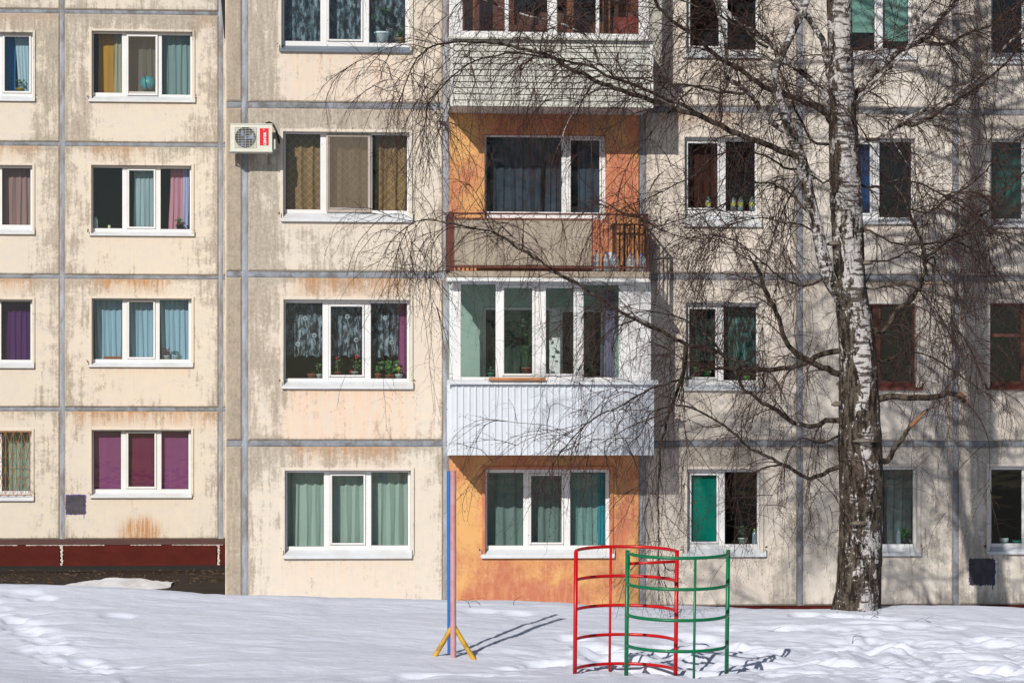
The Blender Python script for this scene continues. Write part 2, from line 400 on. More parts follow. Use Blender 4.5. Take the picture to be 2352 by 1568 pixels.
# dark thawed ground in front of the set-back block
YL = 14.4
GL = 2.5 - 2.13
ASPH = M('wet_dark_ground', (.017, .010, .007), .8, .5, 3, dirt=(.05, .035, .025), dirtamt=.45, bmp=.5, spec=.15)
xl = X(518, 0) + .02
axs = np.linspace(-60, xl, 90); ays = np.concatenate([[0.2], np.linspace(1, YL + .2, 46)])
ax_, ay_ = np.meshgrid(axs, ays)
az_ = GL + (vnoise(ax_ * .8, ay_ * .8, 4) - .5) * .05 - (ay_ < .5) * .8 + np.clip((ax_ - X(350, 6)) / 4, 0, 1) * (ay_ < 11) * .03
tag(grid_mesh('ground', ax_, ay_, az_, ASPH), kind='structure')
DARKGND = M('unseen_dark_ground', (.09, .075, .05), .9, .4, .5)  # unseen far ground, kept dark to cut bounced light and window reflections
g = MB(); g.box(-900, 900, -900, -27.5, -1.6, -1.2); g.box(-900, 900, 20, 900, -1.6, -1.2); g.build('ground', DARKGND)['kind'] = 'structure'
lm = MB(); lr_ = random.Random(4)
for _ in range(260):
    x_ = lr_.uniform(X(0, 12), X(520, 12)); y_ = lr_.uniform(6.2, 14.0); a_ = lr_.uniform(0, 3.14); L_ = lr_.uniform(.02, .09); w_ = lr_.uniform(.008, .02); k_ = len(lm.v)
    z_ = GL + .035; ca, sa = math.cos(a_), math.sin(a_)
    lm.v += [(x_ - ca * L_, y_ - sa * L_, z_), (x_ + sa * w_, y_ - ca * w_, z_ + .015), (x_ + ca * L_, y_ + sa * L_, z_ + .005), (x_ - sa * w_, y_ + ca * w_, z_ + .01)]; lm.f.append((k_, k_ + 1, k_ + 2, k_ + 3))
o_ = lm.build('leaf_litter', M('dead_leaf', (.16, .10, .05), .9, .6, 30), None)
tag(o_, 'dead leaves and crumbs scattered on the dark wet ground below the red plinth', 'litter', kind='stuff')
# leftover snow heap on the thawed ground
p0 = P(125, 1350, 6.6); p1 = P(396, 1352, 6.6)
u = np.linspace(0, 1, 60); v = np.linspace(0, 1, 24); uu, vv = np.meshgrid(u, v)
hx = p0[0] + uu * (p1[0] - p0[0]); hy = 4.2 + vv * 4.0 + .4 * (vnoise(uu * 5, vv * 0, 3) - .5)
env = np.clip(1 - (2 * uu - 1.15) ** 2 * .9, 0, 1) ** .7 * np.clip(1 - (2 * vv - 1) ** 2, 0, 1) ** .6
hz = GL - .04 + env * (.07 + .08 * vnoise(uu * 7, vv * 4, 12) + .05 * vnoise(uu * 21, vv * 12, 13))
tag(grid_mesh('snow_heap', hx, hy, hz, M('old_snow', (.66, .67, .71), .7, .05, 8, bmp=.4)), 'small leftover heap of old snow on the dark wet ground before the red plinth', 'snow heap')

# ------------------------------------------------------------------ buildings
BF = empty('apartment_building', (X(800, 0), 0, 0), 'nearer cream panel apartment block with balconies and orange bays', 'building')
BL = empty('apartment_building', (X(250, YL), YL, GL), 'set-back cream panel apartment block with a dark red plinth', 'building')
ROOMS = []
def dirt_field(xs_, zs_, spec, x0, x1, z0, z1, hole):
    gx, gz = np.meshgrid(xs_, zs_)
    g = np.full(gx.shape, spec.get('g', .1)); r = np.zeros(gx.shape); p = np.full(gx.shape, spec.get('p', 0.0))
    sm = lambda a: 1 / (1 + np.exp(-a))
    if hole:
        hx0, hx1, hz0, hz1 = hole
        L = sm((hx0 - gx) / .05); Rr = sm((gx - hx1) / .05); mid = (1 - L) * (1 - Rr)
        top = mid * sm((gz - hz1) / .05); bot = mid * sm((hz0 - gz) / .05)
        g = g + L * spec.get('l', .3) + Rr * spec.get('r', .3) + top * spec.get('t', .3) + bot * spec.get('b', 0)
        g = g + L * spec.get('ll', 0) * sm((z0 + .9 - gz) / .15)
        p = p + bot * spec.get('pb', 0) * (1 + .8 * np.exp(-(hz0 - gz) / .2)) + top * spec.get('pt', 0)
        r = r + bot * spec.get('rb', 0) * np.exp(-np.abs(hz0 - gz) / .09)
        a, b_ = spec.get('rx', (0, 1)); ra = x0 + a * (x1 - x0); rb = x0 + b_ * (x1 - x0)
        dep = spec.get('rd', .25)
        r = r + spec.get('rt', 0) * sm((gx - ra) / .05) * sm((rb - gx) / .05) * np.exp(-((z1 - gz) / dep) ** 2)
    g = g + .25 * np.exp(-(gz - z0) / .07) + .34 * np.exp(-(z1 - gz) / .08) + .3 * np.exp(-(gx - x0) / .07) + .25 * np.exp(-(x1 - gx) / .07)
    g = g + .16 * (np.exp(-(z1 - gz) / .3) + np.exp(-(gx - x0) / .3) + np.exp(-(x1 - gx) / .3)) + .06 * np.exp(-(gz - z0) / .2)
    if 'blob' in spec:
        for bx, bz, brx, brz, amt, ch in spec['blob']:
            e = amt * np.exp(-(((gx - bx) / brx) ** 2 + ((gz - bz) / brz) ** 2) ** 2)
            if ch == 0: g = g + e
            elif ch == 1: r = r + e
            else: p = p + e
    return g, r, p
def wall_panel(parent, x0, x1, z0, z1, Y, mat, hole=None, spec={}, trim=True, depth=.14, name='wall_panel', trimmat=None):
    """render-coated panel with chamfered edges, a window opening with reveals, and a raised moulding round it"""
    c = .028; step = .09
    def lines(a, b, cuts):
        pts = [a] + sorted(k for k in cuts if a < k < b) + [b]; out = []
        for i in range(len(pts) - 1):
            n = max(1, int(round((pts[i + 1] - pts[i]) / step)))
            out += list(np.linspace(pts[i], pts[i + 1], n + 1)[:-1])
        return out + [b]
    xi = lines(x0 + c, x1 - c, hole[:2] if hole else []); zi = lines(z0 + c, z1 - c, hole[2:] if hole else [])
    G, Rr, Pp = dirt_field(np.array(xi), np.array(zi), spec, x0, x1, z0, z1, hole)
    v = []; a = []; f = []
    H, Wd = len(zi), len(xi)
    for j in range(H):
        for i in range(Wd): v.append((xi[i], Y, zi[j])); a.append((G[j, i], Rr[j, i], Pp[j, i]))
    def inside(i, j):
        if not hole: return False
        mx = (xi[i] + xi[i + 1]) / 2; mz = (zi[j] + zi[j + 1]) / 2
        return hole[0] < mx < hole[1] and hole[2] < mz < hole[3]
    for j in range(H - 1):
        for i in range(Wd - 1):
            if not inside(i, j): f.append((j * Wd + i, j * Wd + i + 1, (j + 1) * Wd + i + 1, (j + 1) * Wd + i))
    # chamfered border then a return into the joint
    per = [(i, 0) for i in range(Wd)] + [(Wd - 1, j) for j in range(1, H)] + [(i, H - 1) for i in range(Wd - 2, -1, -1)] + [(0, j) for j in range(H - 2, 0, -1)]
    def out(pt, o):
        x, _, z = pt
        nx = x0 + c - o if abs(x - (x0 + c)) < 1e-6 else (x1 - c + o if abs(x - (x1 - c)) < 1e-6 else x)
        nz = z0 + c - o if abs(z - (z0 + c)) < 1e-6 else (z1 - c + o if abs(z - (z1 - c)) < 1e-6 else z)
        return nx, nz
    base = len(v); n = len(per)
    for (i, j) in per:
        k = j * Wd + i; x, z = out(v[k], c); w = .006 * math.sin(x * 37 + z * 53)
        v.append((x, Y + .022, z)); a.append((a[k][0] + .8, a[k][1] + .15, a[k][2]))  # edge grime, raised further to paint the shadow line of the joint
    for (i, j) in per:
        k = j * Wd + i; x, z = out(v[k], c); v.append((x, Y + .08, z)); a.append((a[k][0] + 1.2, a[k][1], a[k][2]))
    for q in range(n):
        k0 = per[q][1] * Wd + per[q][0]; q2 = (q + 1) % n; k1 = per[q2][1] * Wd + per[q2][0]
        f.append((k1, k0, base + q, base + q2)); f.append((base + q2, base + q, base + n + q, base + n + q2))
    def addbox(bx0, bx1, by0, by1, bz0, bz1, at):
        m = MB(); m.box(bx0, bx1, by0, by1, bz0, bz1, .006); k = len(v)
        v.extend(m.v); f.extend([tuple(k + i for i in q) for q in m.f]); a.extend([at] * len(m.v))
    if hole:
        hx0, hx1, hz0, hz1 = hole; e = .0
        gt = spec.get('reveal', .12)
        for (A, B) in (((hx0, hz0), (hx0, hz1)), ((hx1, hz1), (hx1, hz0)), ((hx0, hz1), (hx1, hz1)), ((hx1, hz0), (hx0, hz0))):
            k = len(v); v += [(A[0], Y, A[1]), (B[0], Y, B[1]), (B[0], Y + depth, B[1]), (A[0], Y + depth, A[1])]
            a += [(gt, 0, 0)] * 4; f.append((k, k + 1, k + 2, k + 3))
        if trim:
            w = .055; pr = .026; g0 = .004
            at = (spec.get('trimg', .15), 0, 0)
            addbox(hx0 - w, hx0 - g0, Y - pr, Y + .01, hz0, hz1 + w, at)
            addbox(hx1 + g0, hx1 + w, Y - pr, Y + .01, hz0, hz1 + w, at)
            addbox(hx0 - g0, hx1 + g0, Y - pr + .002, Y + .01, hz1 + g0, hz1 + w - .003, at)
    me = bpy.data.meshes.new(name); o0 = wpos(parent)
    me.from_pydata([(p[0] - o0.x, p[1] - o0.y, p[2] - o0.z) for p in v], [], f); me.materials.append(mat)
    ca = me.color_attributes.new('dirt', 'FLOAT_COLOR', 'POINT')
    ca.data.foreach_set('color', np.concatenate([np.array(a), np.ones((len(a), 1))], 1).astype(np.float32).ravel())
    me.update(); o = bpy.data.objects.new(name, me); S.collection.objects.link(o); o.parent = parent
    return o

def window(parent, Y, fr, panes, sill=None, fmat=None, smat=None, rec=.10, room=True, label=None, roomcol=None, sash_w=5, inner=True, vents=True):
    """fr=(x0,y0,x1,y1) px of the outer frame at plane Y; panes=[(x0,y0,x1,y1,sash)]; returns geometry info"""
    fmat = fmat or PVC; smat = smat or SILL
    Yf = Y + rec
    cxp = (fr[0] + fr[2]) / 2
    x0, x1 = X(fr[0], Yf), X(fr[2], Yf); z1, z0 = Z(cxp, fr[1], Yf), Z(cxp, fr[3], Yf)
    m = MB(); d = .06; ps = []
    for p in panes:
        e = sash_w if p[4] else 0
        ps.append((X(p[0] - e, Yf), X(p[2] + e, Yf), Z(cxp, p[3] + e, Yf), Z(cxp, p[1] - e, Yf)))
    edges = [x0] + [q for p in ps for q in (p[0], p[1])] + [x1]
    for i in range(0, len(edges), 2): m.box(edges[i], edges[i + 1], Yf, Yf + d, z0, z1, .006)
    for p in ps:
        if z1 - p[3] > .003: m.box(p[0], p[1], Yf + .003, Yf + d, p[3], z1 - .001, .004)
        if p[2] - z0 > .003: m.box(p[0], p[1], Yf + .003, Yf + d, z0 + .001, p[2], .004)
    # thin rubber-black rebate is read from the gap; drain caps
    w = m.build('window', fmat, parent, origin=(x0, Yf, z0))
    if label: w['label'] = label
    for p, q in zip(panes, ps):
        gx0, gx1 = X(p[0], Yf), X(p[2], Yf); gz0, gz1 = Z(cxp, p[3], Yf), Z(cxp, p[1], Yf)
        if p[4]:
            s = MB(); oy = -.022
            s.box(q[0] + .003, gx0, Yf + oy, Yf + .05, q[2] + .003, q[3] - .003, .008); s.box(gx1, q[1] - .003, Yf + oy, Yf + .05, q[2] + .003, q[3] - .003, .008)
            s.box(gx0, gx1, Yf + oy + .003, Yf + .05, gz1, q[3] - .004, .006); s.box(gx0, gx1, Yf + oy + .003, Yf + .05, q[2] + .004, gz0, .006)
            s.build('sash', fmat, w)
        g = MB()
        g.v = [(gx0 - .004, Yf + .035, gz0 - .004), (gx1 + .004, Yf + .035, gz0 - .004), (gx1 + .004, Yf + .035, gz1 + .004), (gx0 - .004, Yf + .035, gz1 + .004)]; g.f = [(0, 1, 2, 3)]
        g.build('pane', GLASS, w)
        gk = MB(); k_ = .006
        gk.box(gx0 - .001, gx0 + k_, Yf + .02, Yf + .034, gz0, gz1); gk.box(gx1 - k_, gx1 + .001, Yf + .02, Yf + .034, gz0, gz1)
        gk.box(gx0 + k_, gx1 - k_, Yf + .02, Yf + .034, gz1 - k_, gz1 + .001); gk.box(gx0 + k_, gx1 - k_, Yf + .02, Yf + .034, gz0 - .001, gz0 + k_)
        gk.build('gasket', M('black_rubber', (.03, .03, .035), .7, .1), w)
    if sill:
        sx0, sx1 = X(sill[0], Y), X(sill[2], Y); sz1, sz0 = Z(cxp, sill[1], Y), Z(cxp, sill[3], Y)
        h = sz1 - sz0; s = MB()
        prof = [(Yf + .01, z0 + .004), (Yf + .01, z0 + .012), (Y - .05, sz0 + h * .40), (Y - .054, sz0 + h * .34), (Y - .054, sz0), (Y - .050, sz0), (Y - .048, sz0 + h * .30), (Yf + .005, z0 - .01)]
        s.prism(prof, sx0, sx1); s.box(sx0 - .006, sx0, Y - .055, Y + .0, sz0 + .01, sz1 + .015); s.box(sx1, sx1 + .006, Y - .055, Y + .0, sz0 + .01, sz1 + .015)
        o = s.build('sill', smat, w); recalc(o)
        for xc in (sx0 - .015, sx1 + .012):
            cq = MB()
            for _ in range(5):
                k = len(cq.v); px_ = xc + rng.uniform(-.02, .02); pz_ = sz1 + .02 + rng.uniform(-.035, .03); r_ = rng.uniform(.008, .02)
                cq.v += [(px_ - r_, Y - .006, pz_), (px_, Y - .008 - r_, pz_ + r_), (px_ + r_, Y - .006, pz_ - r_ * .5), (px_, Y + .01, pz_ - r_)]; cq.f += [(k, k + 1, k + 2), (k, k + 3, k + 1), (k + 1, k + 3, k + 2)]
            cq.build('crumbled_corner', M('crumbled_rusty_mortar', (.16, .07, .035), .9, .5, 40), w)
    gz0 = min(Z(cxp, p[3], Yf) for p in panes)
    if inner:
        MB().box(x0 + .02, x1 - .02, Yf + d + .002, Yf + .34, gz0 - .05, gz0 - .015, .005).build('inner_sill', PVC, w)
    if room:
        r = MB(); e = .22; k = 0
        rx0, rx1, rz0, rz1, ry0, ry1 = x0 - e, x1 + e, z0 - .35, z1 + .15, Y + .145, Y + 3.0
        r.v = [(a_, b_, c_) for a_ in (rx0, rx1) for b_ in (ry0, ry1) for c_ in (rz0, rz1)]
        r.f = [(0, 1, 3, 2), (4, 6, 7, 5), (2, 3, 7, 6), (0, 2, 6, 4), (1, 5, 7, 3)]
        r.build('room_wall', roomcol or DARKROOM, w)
    hb = Z(cxp, sill[3], Y) + (Z(cxp, sill[1], Y) - Z(cxp, sill[3], Y)) * .42 if sill else z0 - .012
    hole = (x0 - .0, x1 + .0, hb, z1 + .0)
    return hole

# ---- joint levels
JZ = [Z(800, 243, 0), Z(800, 631, 0), Z(800, 1018, 0)]
J0 = JZ[0] + 2.8; PZ = Z(2000, 1389, 0)
hw = .053
cols = [(X(520, 0), X(556, 0)), (X(570, 0), X(1018, 0)), (X(1031, 0), X(1470, 0)), (X(1484, 0), X(1832, 0)), (X(1845, 0), X(2190, 0)), (X(2203, 0), X(2560, 0)), (X(2574, 0), X(2960, 0))]
rows = [(JZ[0] + hw, J0 - hw), (JZ[1] + hw, JZ[0] - hw), (JZ[2] + hw, JZ[1] - hw), (PZ, JZ[2] - hw)]
holes = {}
GREYROOM = M('grey_room_wall', (.10, .10, .10), .9, .1, 2)
# windows of column 1
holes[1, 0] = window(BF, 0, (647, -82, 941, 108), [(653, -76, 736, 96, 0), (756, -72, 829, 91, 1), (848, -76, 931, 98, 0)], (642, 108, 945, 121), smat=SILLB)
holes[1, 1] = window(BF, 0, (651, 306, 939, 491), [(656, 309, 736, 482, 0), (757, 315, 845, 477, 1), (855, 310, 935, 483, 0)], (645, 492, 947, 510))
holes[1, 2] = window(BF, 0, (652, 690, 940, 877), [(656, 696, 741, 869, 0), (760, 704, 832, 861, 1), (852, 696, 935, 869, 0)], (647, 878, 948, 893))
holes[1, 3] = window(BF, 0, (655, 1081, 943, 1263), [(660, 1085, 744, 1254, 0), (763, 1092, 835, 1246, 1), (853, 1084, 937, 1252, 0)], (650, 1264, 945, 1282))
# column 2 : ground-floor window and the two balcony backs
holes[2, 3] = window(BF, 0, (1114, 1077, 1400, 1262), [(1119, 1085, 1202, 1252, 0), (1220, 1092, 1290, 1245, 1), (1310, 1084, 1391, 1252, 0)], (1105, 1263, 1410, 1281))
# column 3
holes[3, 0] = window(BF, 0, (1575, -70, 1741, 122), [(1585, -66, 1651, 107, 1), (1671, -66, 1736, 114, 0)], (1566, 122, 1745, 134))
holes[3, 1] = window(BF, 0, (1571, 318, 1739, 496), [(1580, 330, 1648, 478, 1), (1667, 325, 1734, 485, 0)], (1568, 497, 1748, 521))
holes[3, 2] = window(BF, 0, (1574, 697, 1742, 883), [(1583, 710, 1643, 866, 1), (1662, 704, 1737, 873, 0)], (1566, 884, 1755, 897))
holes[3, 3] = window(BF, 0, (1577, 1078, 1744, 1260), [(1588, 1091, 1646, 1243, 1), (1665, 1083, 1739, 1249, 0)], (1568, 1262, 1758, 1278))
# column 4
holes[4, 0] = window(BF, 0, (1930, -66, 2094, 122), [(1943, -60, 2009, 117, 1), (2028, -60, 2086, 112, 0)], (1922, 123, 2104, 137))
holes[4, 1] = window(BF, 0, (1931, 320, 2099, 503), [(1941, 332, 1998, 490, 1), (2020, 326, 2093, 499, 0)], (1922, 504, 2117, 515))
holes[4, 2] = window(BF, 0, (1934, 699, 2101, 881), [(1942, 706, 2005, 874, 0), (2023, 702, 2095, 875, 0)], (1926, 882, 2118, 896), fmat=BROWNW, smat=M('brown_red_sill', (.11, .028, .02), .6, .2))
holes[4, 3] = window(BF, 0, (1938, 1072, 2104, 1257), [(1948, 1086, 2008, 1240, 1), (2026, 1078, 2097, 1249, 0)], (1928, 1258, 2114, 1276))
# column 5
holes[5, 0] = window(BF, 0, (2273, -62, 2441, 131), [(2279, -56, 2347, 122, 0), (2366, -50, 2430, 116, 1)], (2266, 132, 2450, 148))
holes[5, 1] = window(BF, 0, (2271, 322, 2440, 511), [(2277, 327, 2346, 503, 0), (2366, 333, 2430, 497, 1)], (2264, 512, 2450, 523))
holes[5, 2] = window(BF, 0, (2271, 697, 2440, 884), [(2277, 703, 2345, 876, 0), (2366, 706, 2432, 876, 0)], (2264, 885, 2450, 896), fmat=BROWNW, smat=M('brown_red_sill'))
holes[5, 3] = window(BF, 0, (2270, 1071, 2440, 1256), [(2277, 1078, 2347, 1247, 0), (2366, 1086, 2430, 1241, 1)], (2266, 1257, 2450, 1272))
wm = MB(); wm.box(X(2277, .1), X(2346, .1), .098, .15, Z(2311, 774, .1), Z(2311, 766, .1), .004); wm.build('window_transom', BROWNW, BF)
specs = {
 (0, 0): dict(g=.62), (0, 1): dict(g=.6), (0, 2): dict(g=.62), (0, 3): dict(g=.45),
 (1, 0): dict(g=.10, l=.50, r=.22, t=.3, b=.07, pb=.4, rb=.3, p=.15),
 (1, 1): dict(g=.10, l=.52, r=.02, t=.55, b=.16, rb=.5, p=.05, rt=.25, rx=(.7, .95), ll=-.05, blob=[(X(700, 0), Z(700, 560, 0), .5, .3, .15, 0)]),
 (1, 2): dict(g=.06, l=.36, r=.10, t=.28, b=.02, pb=.7, rb=.8, rt=1.1, rx=(.25, .8), rd=.3, p=.35, blob=[(X(635, 0), Z(635, 930, 0), .25, .7, .2, 0), (X(1005, 0), Z(1005, 780, 0), .2, .9, -.25, 0)]),
 (1, 3): dict(g=.05, l=.12, r=.07, t=.38, b=.02, pb=.25, rb=.5, rt=.9, rx=(.22, .78), rd=.22, p=.1, blob=[(X(610, 0), Z(610, 1080, 0), .4, .35, .25, 0)]),
 (3, 0): dict(g=.12, l=.1, r=.1, t=.1, b=.05, p=.35), (3, 1): dict(g=.14, l=.15, r=.1, t=.15, b=.02, rt=.5, rx=(.1, .6), p=.2, rb=.3),
 (3, 2): dict(g=.08, l=.05, r=.1, t=.12, b=.0, p=.25), (3, 3): dict(g=.06, l=.12, r=.08, t=.75, b=.04, p=.2),
 (4, 0): dict(g=.1, l=.1, r=.1, t=.1, b=.06), (4, 1): dict(g=.1, l=.1, r=.12, t=.12, b=.05, rb=.8), (4, 2): dict(g=.1, l=.1, r=.1, t=.2, b=.05, rt=.5), (4, 3): dict(g=.1, l=.1, r=.22, t=.1, b=.1),
 (5, 0): dict(g=.16, l=.45, r=.2, t=.2, b=.05), (5, 1): dict(g=.2, l=.45, t=.3, b=.15), (5, 2): dict(g=.18, l=.45, t=.25, b=.08, pb=.3), (5, 3): dict(g=.16, l=.4, t=.15, b=.12),
}
for ci in (0, 1, 3, 4, 5, 6):
    for ri in range(4):
        mat = STRIP if ci == 0 else (WALL if ci == 1 else WALLW)
        sp = specs.get((ci, ri), dict(g=.15)); zz = rows[ri]
        if ri == 3 and ci in (0, 1): zz = (-.2, zz[1])
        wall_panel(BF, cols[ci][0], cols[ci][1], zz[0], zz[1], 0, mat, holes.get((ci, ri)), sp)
# orange bays (col 2) ; balcony back door+window
def backdoor(lv, fr, panes, door):
    pass
bk = window(BF, 0, (1112, 311, 1391, 503), [(1117, 316, 1290, 487, 0), (1311, 322, 1377, 488, 1)], None, rec=.08, inner=False, label='white balcony window with glazed door beside it')
holes[2, 1] = bk
dm = MB(); dx0, dx1 = X(1298, .06), X(1391, .06); dz0 = Z(1345, 632, 0) + .0
dz1 = bk[2] + .01
dm.box(dx0, dx1, .055, .12, JZ[1] - .02, dz1, .008); dm.box(dx0 + .09, dx1 - .09, .045, .054, JZ[1] + .12, dz1 - .08, .006)
dm.build('balcony_door', PVC, BF)
WOODR = M('red_brown_boarding', (.12, .022, .007), .55, .35, 5, vec=(7, 1, .4))
TEALW = M('pale_teal_plaster', (.27, .37, .32), .85, .05, 2)
sp_or = dict(g=.0, l=.05, r=.12, t=.35, b=.0, p=.35, blob=[(X(1050, 0), Z(1050, 300, 0), .5, .5, .5, 2), (X(1430, 0), Z(1430, 420, 0), .35, .5, -.35, 2), (X(1440, 0), Z(1440, 600, 0), .3, .5, .55, 2)])
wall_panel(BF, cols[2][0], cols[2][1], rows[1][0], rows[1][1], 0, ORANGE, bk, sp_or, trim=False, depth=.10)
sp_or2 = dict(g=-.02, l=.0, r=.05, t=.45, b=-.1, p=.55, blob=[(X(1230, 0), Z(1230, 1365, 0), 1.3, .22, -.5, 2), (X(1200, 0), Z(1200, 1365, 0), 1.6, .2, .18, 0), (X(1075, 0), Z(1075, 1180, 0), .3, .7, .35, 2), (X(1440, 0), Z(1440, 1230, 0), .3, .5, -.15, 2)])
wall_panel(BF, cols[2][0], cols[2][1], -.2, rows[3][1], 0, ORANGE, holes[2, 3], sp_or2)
# backs of the two glazed balconies
holes[2, 0] = window(BF, 0, (1180, -70, 1420, 60), [(1186, -64, 1300, 30, 0), (1318, -64, 1412, 50, 0)], None, fmat=BROWNW, inner=False)
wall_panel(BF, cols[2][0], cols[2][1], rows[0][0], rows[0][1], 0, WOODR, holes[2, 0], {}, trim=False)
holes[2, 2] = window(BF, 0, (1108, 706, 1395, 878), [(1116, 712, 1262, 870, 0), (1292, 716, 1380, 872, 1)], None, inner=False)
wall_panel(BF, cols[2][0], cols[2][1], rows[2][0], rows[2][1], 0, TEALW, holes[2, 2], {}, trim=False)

def seam(parent, x0, x1, z0, z1, Y, off, mat, wig=.006):
    """sealant bead with an uneven edge and surface"""
    hor = (x1 - x0) > (z1 - z0)
    L = (x1 - x0) if hor else (z1 - z0); n = max(2, int(L / .05)); m = MB()
    prof = (0, .12, .35, .65, .88, 1); bul = (.02, .004, 0, .001, .005, .02)
    for i in range(n + 1):
        f = i / n
        for a, (q, b) in enumerate(zip(prof, bul)):
            jit = wig * (vnoise(np.array([f * L * 7.0]), np.array([a * 3.1 + x0 * 7 + z0 * 3]), 3)[0] - .5) * 2
            if hor: m.v.append((x0 + f * L, Y + off + b + jit * .6, z0 + q * (z1 - z0) + (jit if a in (0, 5) else 0)))
            else: m.v.append((x0 + q * (x1 - x0) + (jit if a in (0, 5) else 0), Y + off + b + jit * .6, z0 + f * L))
    K = len(prof)
    for i in range(n):
        for a in range(K - 1):
            q = (i * K + a, (i + 1) * K + a, (i + 1) * K + a + 1, i * K + a + 1)
            m.f.append(q if hor else q[::-1])
    return m.build('panel_seam', mat, parent, smooth=True)
XR = X(2960, 0)
for jz in JZ: seam(BF, X(520, 0), XR, jz - hw - .012, jz + hw + .012, 0, .028, SEAM)
for k in range(len(cols) - 1):
    a, b = cols[k][1], cols[k + 1][0]; seam(BF, a - .012, b + .012, -.2, J0, 0, .020, SEAM2 if k < 2 else SEAM)
# plinth, side, back and roof of the nearer block
pm = MB(); pm.box(cols[3][0] - .1, XR, -.015, .3, -.6, PZ - .004, .01); pm.build('plinth', PLINTH, BF)
sm_ = MB(); sm_.box(X(520, 0) - .02, X(520, 0) + .1, .085, 13.8, -.5, J0 + .3); sm_.box(XR, XR + .1, 0, 13, -.5, J0 + .3); sm_.box(X(520, 0), XR, 13.8, 14, -.5, J0 + .3)
sm_.build('side_wall', M('side_render', (.6, .52, .42), .9, .15, 2, dirt=(.3, .25, .2)), BF)
MB().box(X(520, 0) - .2, XR + .2, -.1, 14.2, J0 + .3, J0 + .55).build('roof', M('roof_felt', (.08, .08, .08), .9), BF)
MB().box(X(520, 0) - .02, XR, -.02, .1, J0 + .0, J0 + .3).build('cornice', WALLW, BF)

# ---- set-back block
LZ = [Z(300, 28.5, YL), Z(300, 332, YL), Z(300, 636, YL), Z(300, 939.5, YL), Z(300, 1237, YL)]
hl = .045
lc = [(X(-575, YL), X(-222, YL)), (X(-210, YL), X(137, YL)), (X(148.5, YL), X(502, YL)), (X(512, YL), X(640, YL))]
lr = [(LZ[0] + hl, LZ[0] + 2.8), (LZ[1] + hl, LZ[0] - hl), (LZ[2] + hl, LZ[1] - hl), (LZ[3] + hl, LZ[2] - hl), (LZ[4], LZ[3] - hl)]
lh = {}
def Lwin(fr, p, s, **k): return window(BL, YL, fr, p, s, rec=.11, sash_w=5, **k)
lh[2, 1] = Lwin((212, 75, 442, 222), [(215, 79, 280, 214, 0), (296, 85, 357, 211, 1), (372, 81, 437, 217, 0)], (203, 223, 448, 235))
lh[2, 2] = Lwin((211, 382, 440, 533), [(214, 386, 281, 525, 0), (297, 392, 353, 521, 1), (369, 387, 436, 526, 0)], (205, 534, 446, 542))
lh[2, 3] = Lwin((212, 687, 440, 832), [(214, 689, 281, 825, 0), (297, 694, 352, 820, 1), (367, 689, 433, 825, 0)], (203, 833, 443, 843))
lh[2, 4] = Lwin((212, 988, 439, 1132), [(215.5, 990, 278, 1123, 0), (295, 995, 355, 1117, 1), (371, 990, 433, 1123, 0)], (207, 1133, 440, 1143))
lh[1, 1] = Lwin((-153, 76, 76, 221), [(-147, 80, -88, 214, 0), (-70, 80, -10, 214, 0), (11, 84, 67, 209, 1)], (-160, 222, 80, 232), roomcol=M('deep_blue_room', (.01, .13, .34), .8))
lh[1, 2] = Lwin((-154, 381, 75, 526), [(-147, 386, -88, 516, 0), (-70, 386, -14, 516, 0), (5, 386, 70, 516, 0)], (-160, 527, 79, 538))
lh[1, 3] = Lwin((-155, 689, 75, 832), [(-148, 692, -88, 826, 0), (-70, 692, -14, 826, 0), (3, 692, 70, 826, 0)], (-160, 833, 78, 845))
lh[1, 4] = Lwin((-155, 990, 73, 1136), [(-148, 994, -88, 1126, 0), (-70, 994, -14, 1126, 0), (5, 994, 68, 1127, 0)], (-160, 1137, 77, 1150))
ls = {(1, 0): dict(g=.3), (2, 0): dict(g=.3, b=.2),
 (1, 1): dict(g=.12, l=.4, r=.42, t=.30, b=-.15, rt=.3, rb=.4), (1, 2): dict(g=.02, r=.30, t=.12, b=-.15, rt=.8, rx=(.3, .85), rb=.4),
 (1, 3): dict(g=.04, r=.26, t=.1, b=-.12, rt=1.1, rx=(.3, .85), rb=.5), (1, 4): dict(g=.04, r=.22, t=.05, b=-.12, rt=.4, rx=(.3, .8)),
 (2, 1): dict(g=.18, l=.30, r=.20, t=.42, b=-.16, ll=.15, rb=.8, rt=.5, rx=(.85, .99)),
 (2, 2): dict(g=.06, l=.16, r=.10, t=.22, b=-.08, rt=.9, rx=(.15, .55), rd=.22, rb=.5, pb=.1),
 (2, 3): dict(g=.06, l=.22, r=.22, t=.18, b=-.06, rt=1.3, rx=(.18, .68), rd=.25, rb=.9, pb=.2),
 (2, 4): dict(g=.0, l=.05, r=.07, t=.03, b=-.02, rt=1.0, rx=(.05, .98), rd=.3, pb=.1, rb=.5, blob=[(X(322, YL), Z(322, 1222, YL), .42, .32, 1.9, 1), (X(322, YL), Z(322, 1226, YL), .40, .30, .25, 0)])}
for ci in range(4):
    for ri in range(5):
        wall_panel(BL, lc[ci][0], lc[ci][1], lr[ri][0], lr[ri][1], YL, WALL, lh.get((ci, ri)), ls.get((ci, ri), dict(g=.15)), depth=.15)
for jz in LZ[:4]: seam(BL, X(-575, YL), lc[3][1], jz - hl - .012, jz + hl + .012, YL, .028, SEAM)
for k in range(3): seam(BL, lc[k][1] - .012, lc[k + 1][0] + .012, LZ[4], LZ[0] + 2.8, YL, .020, SEAM2)
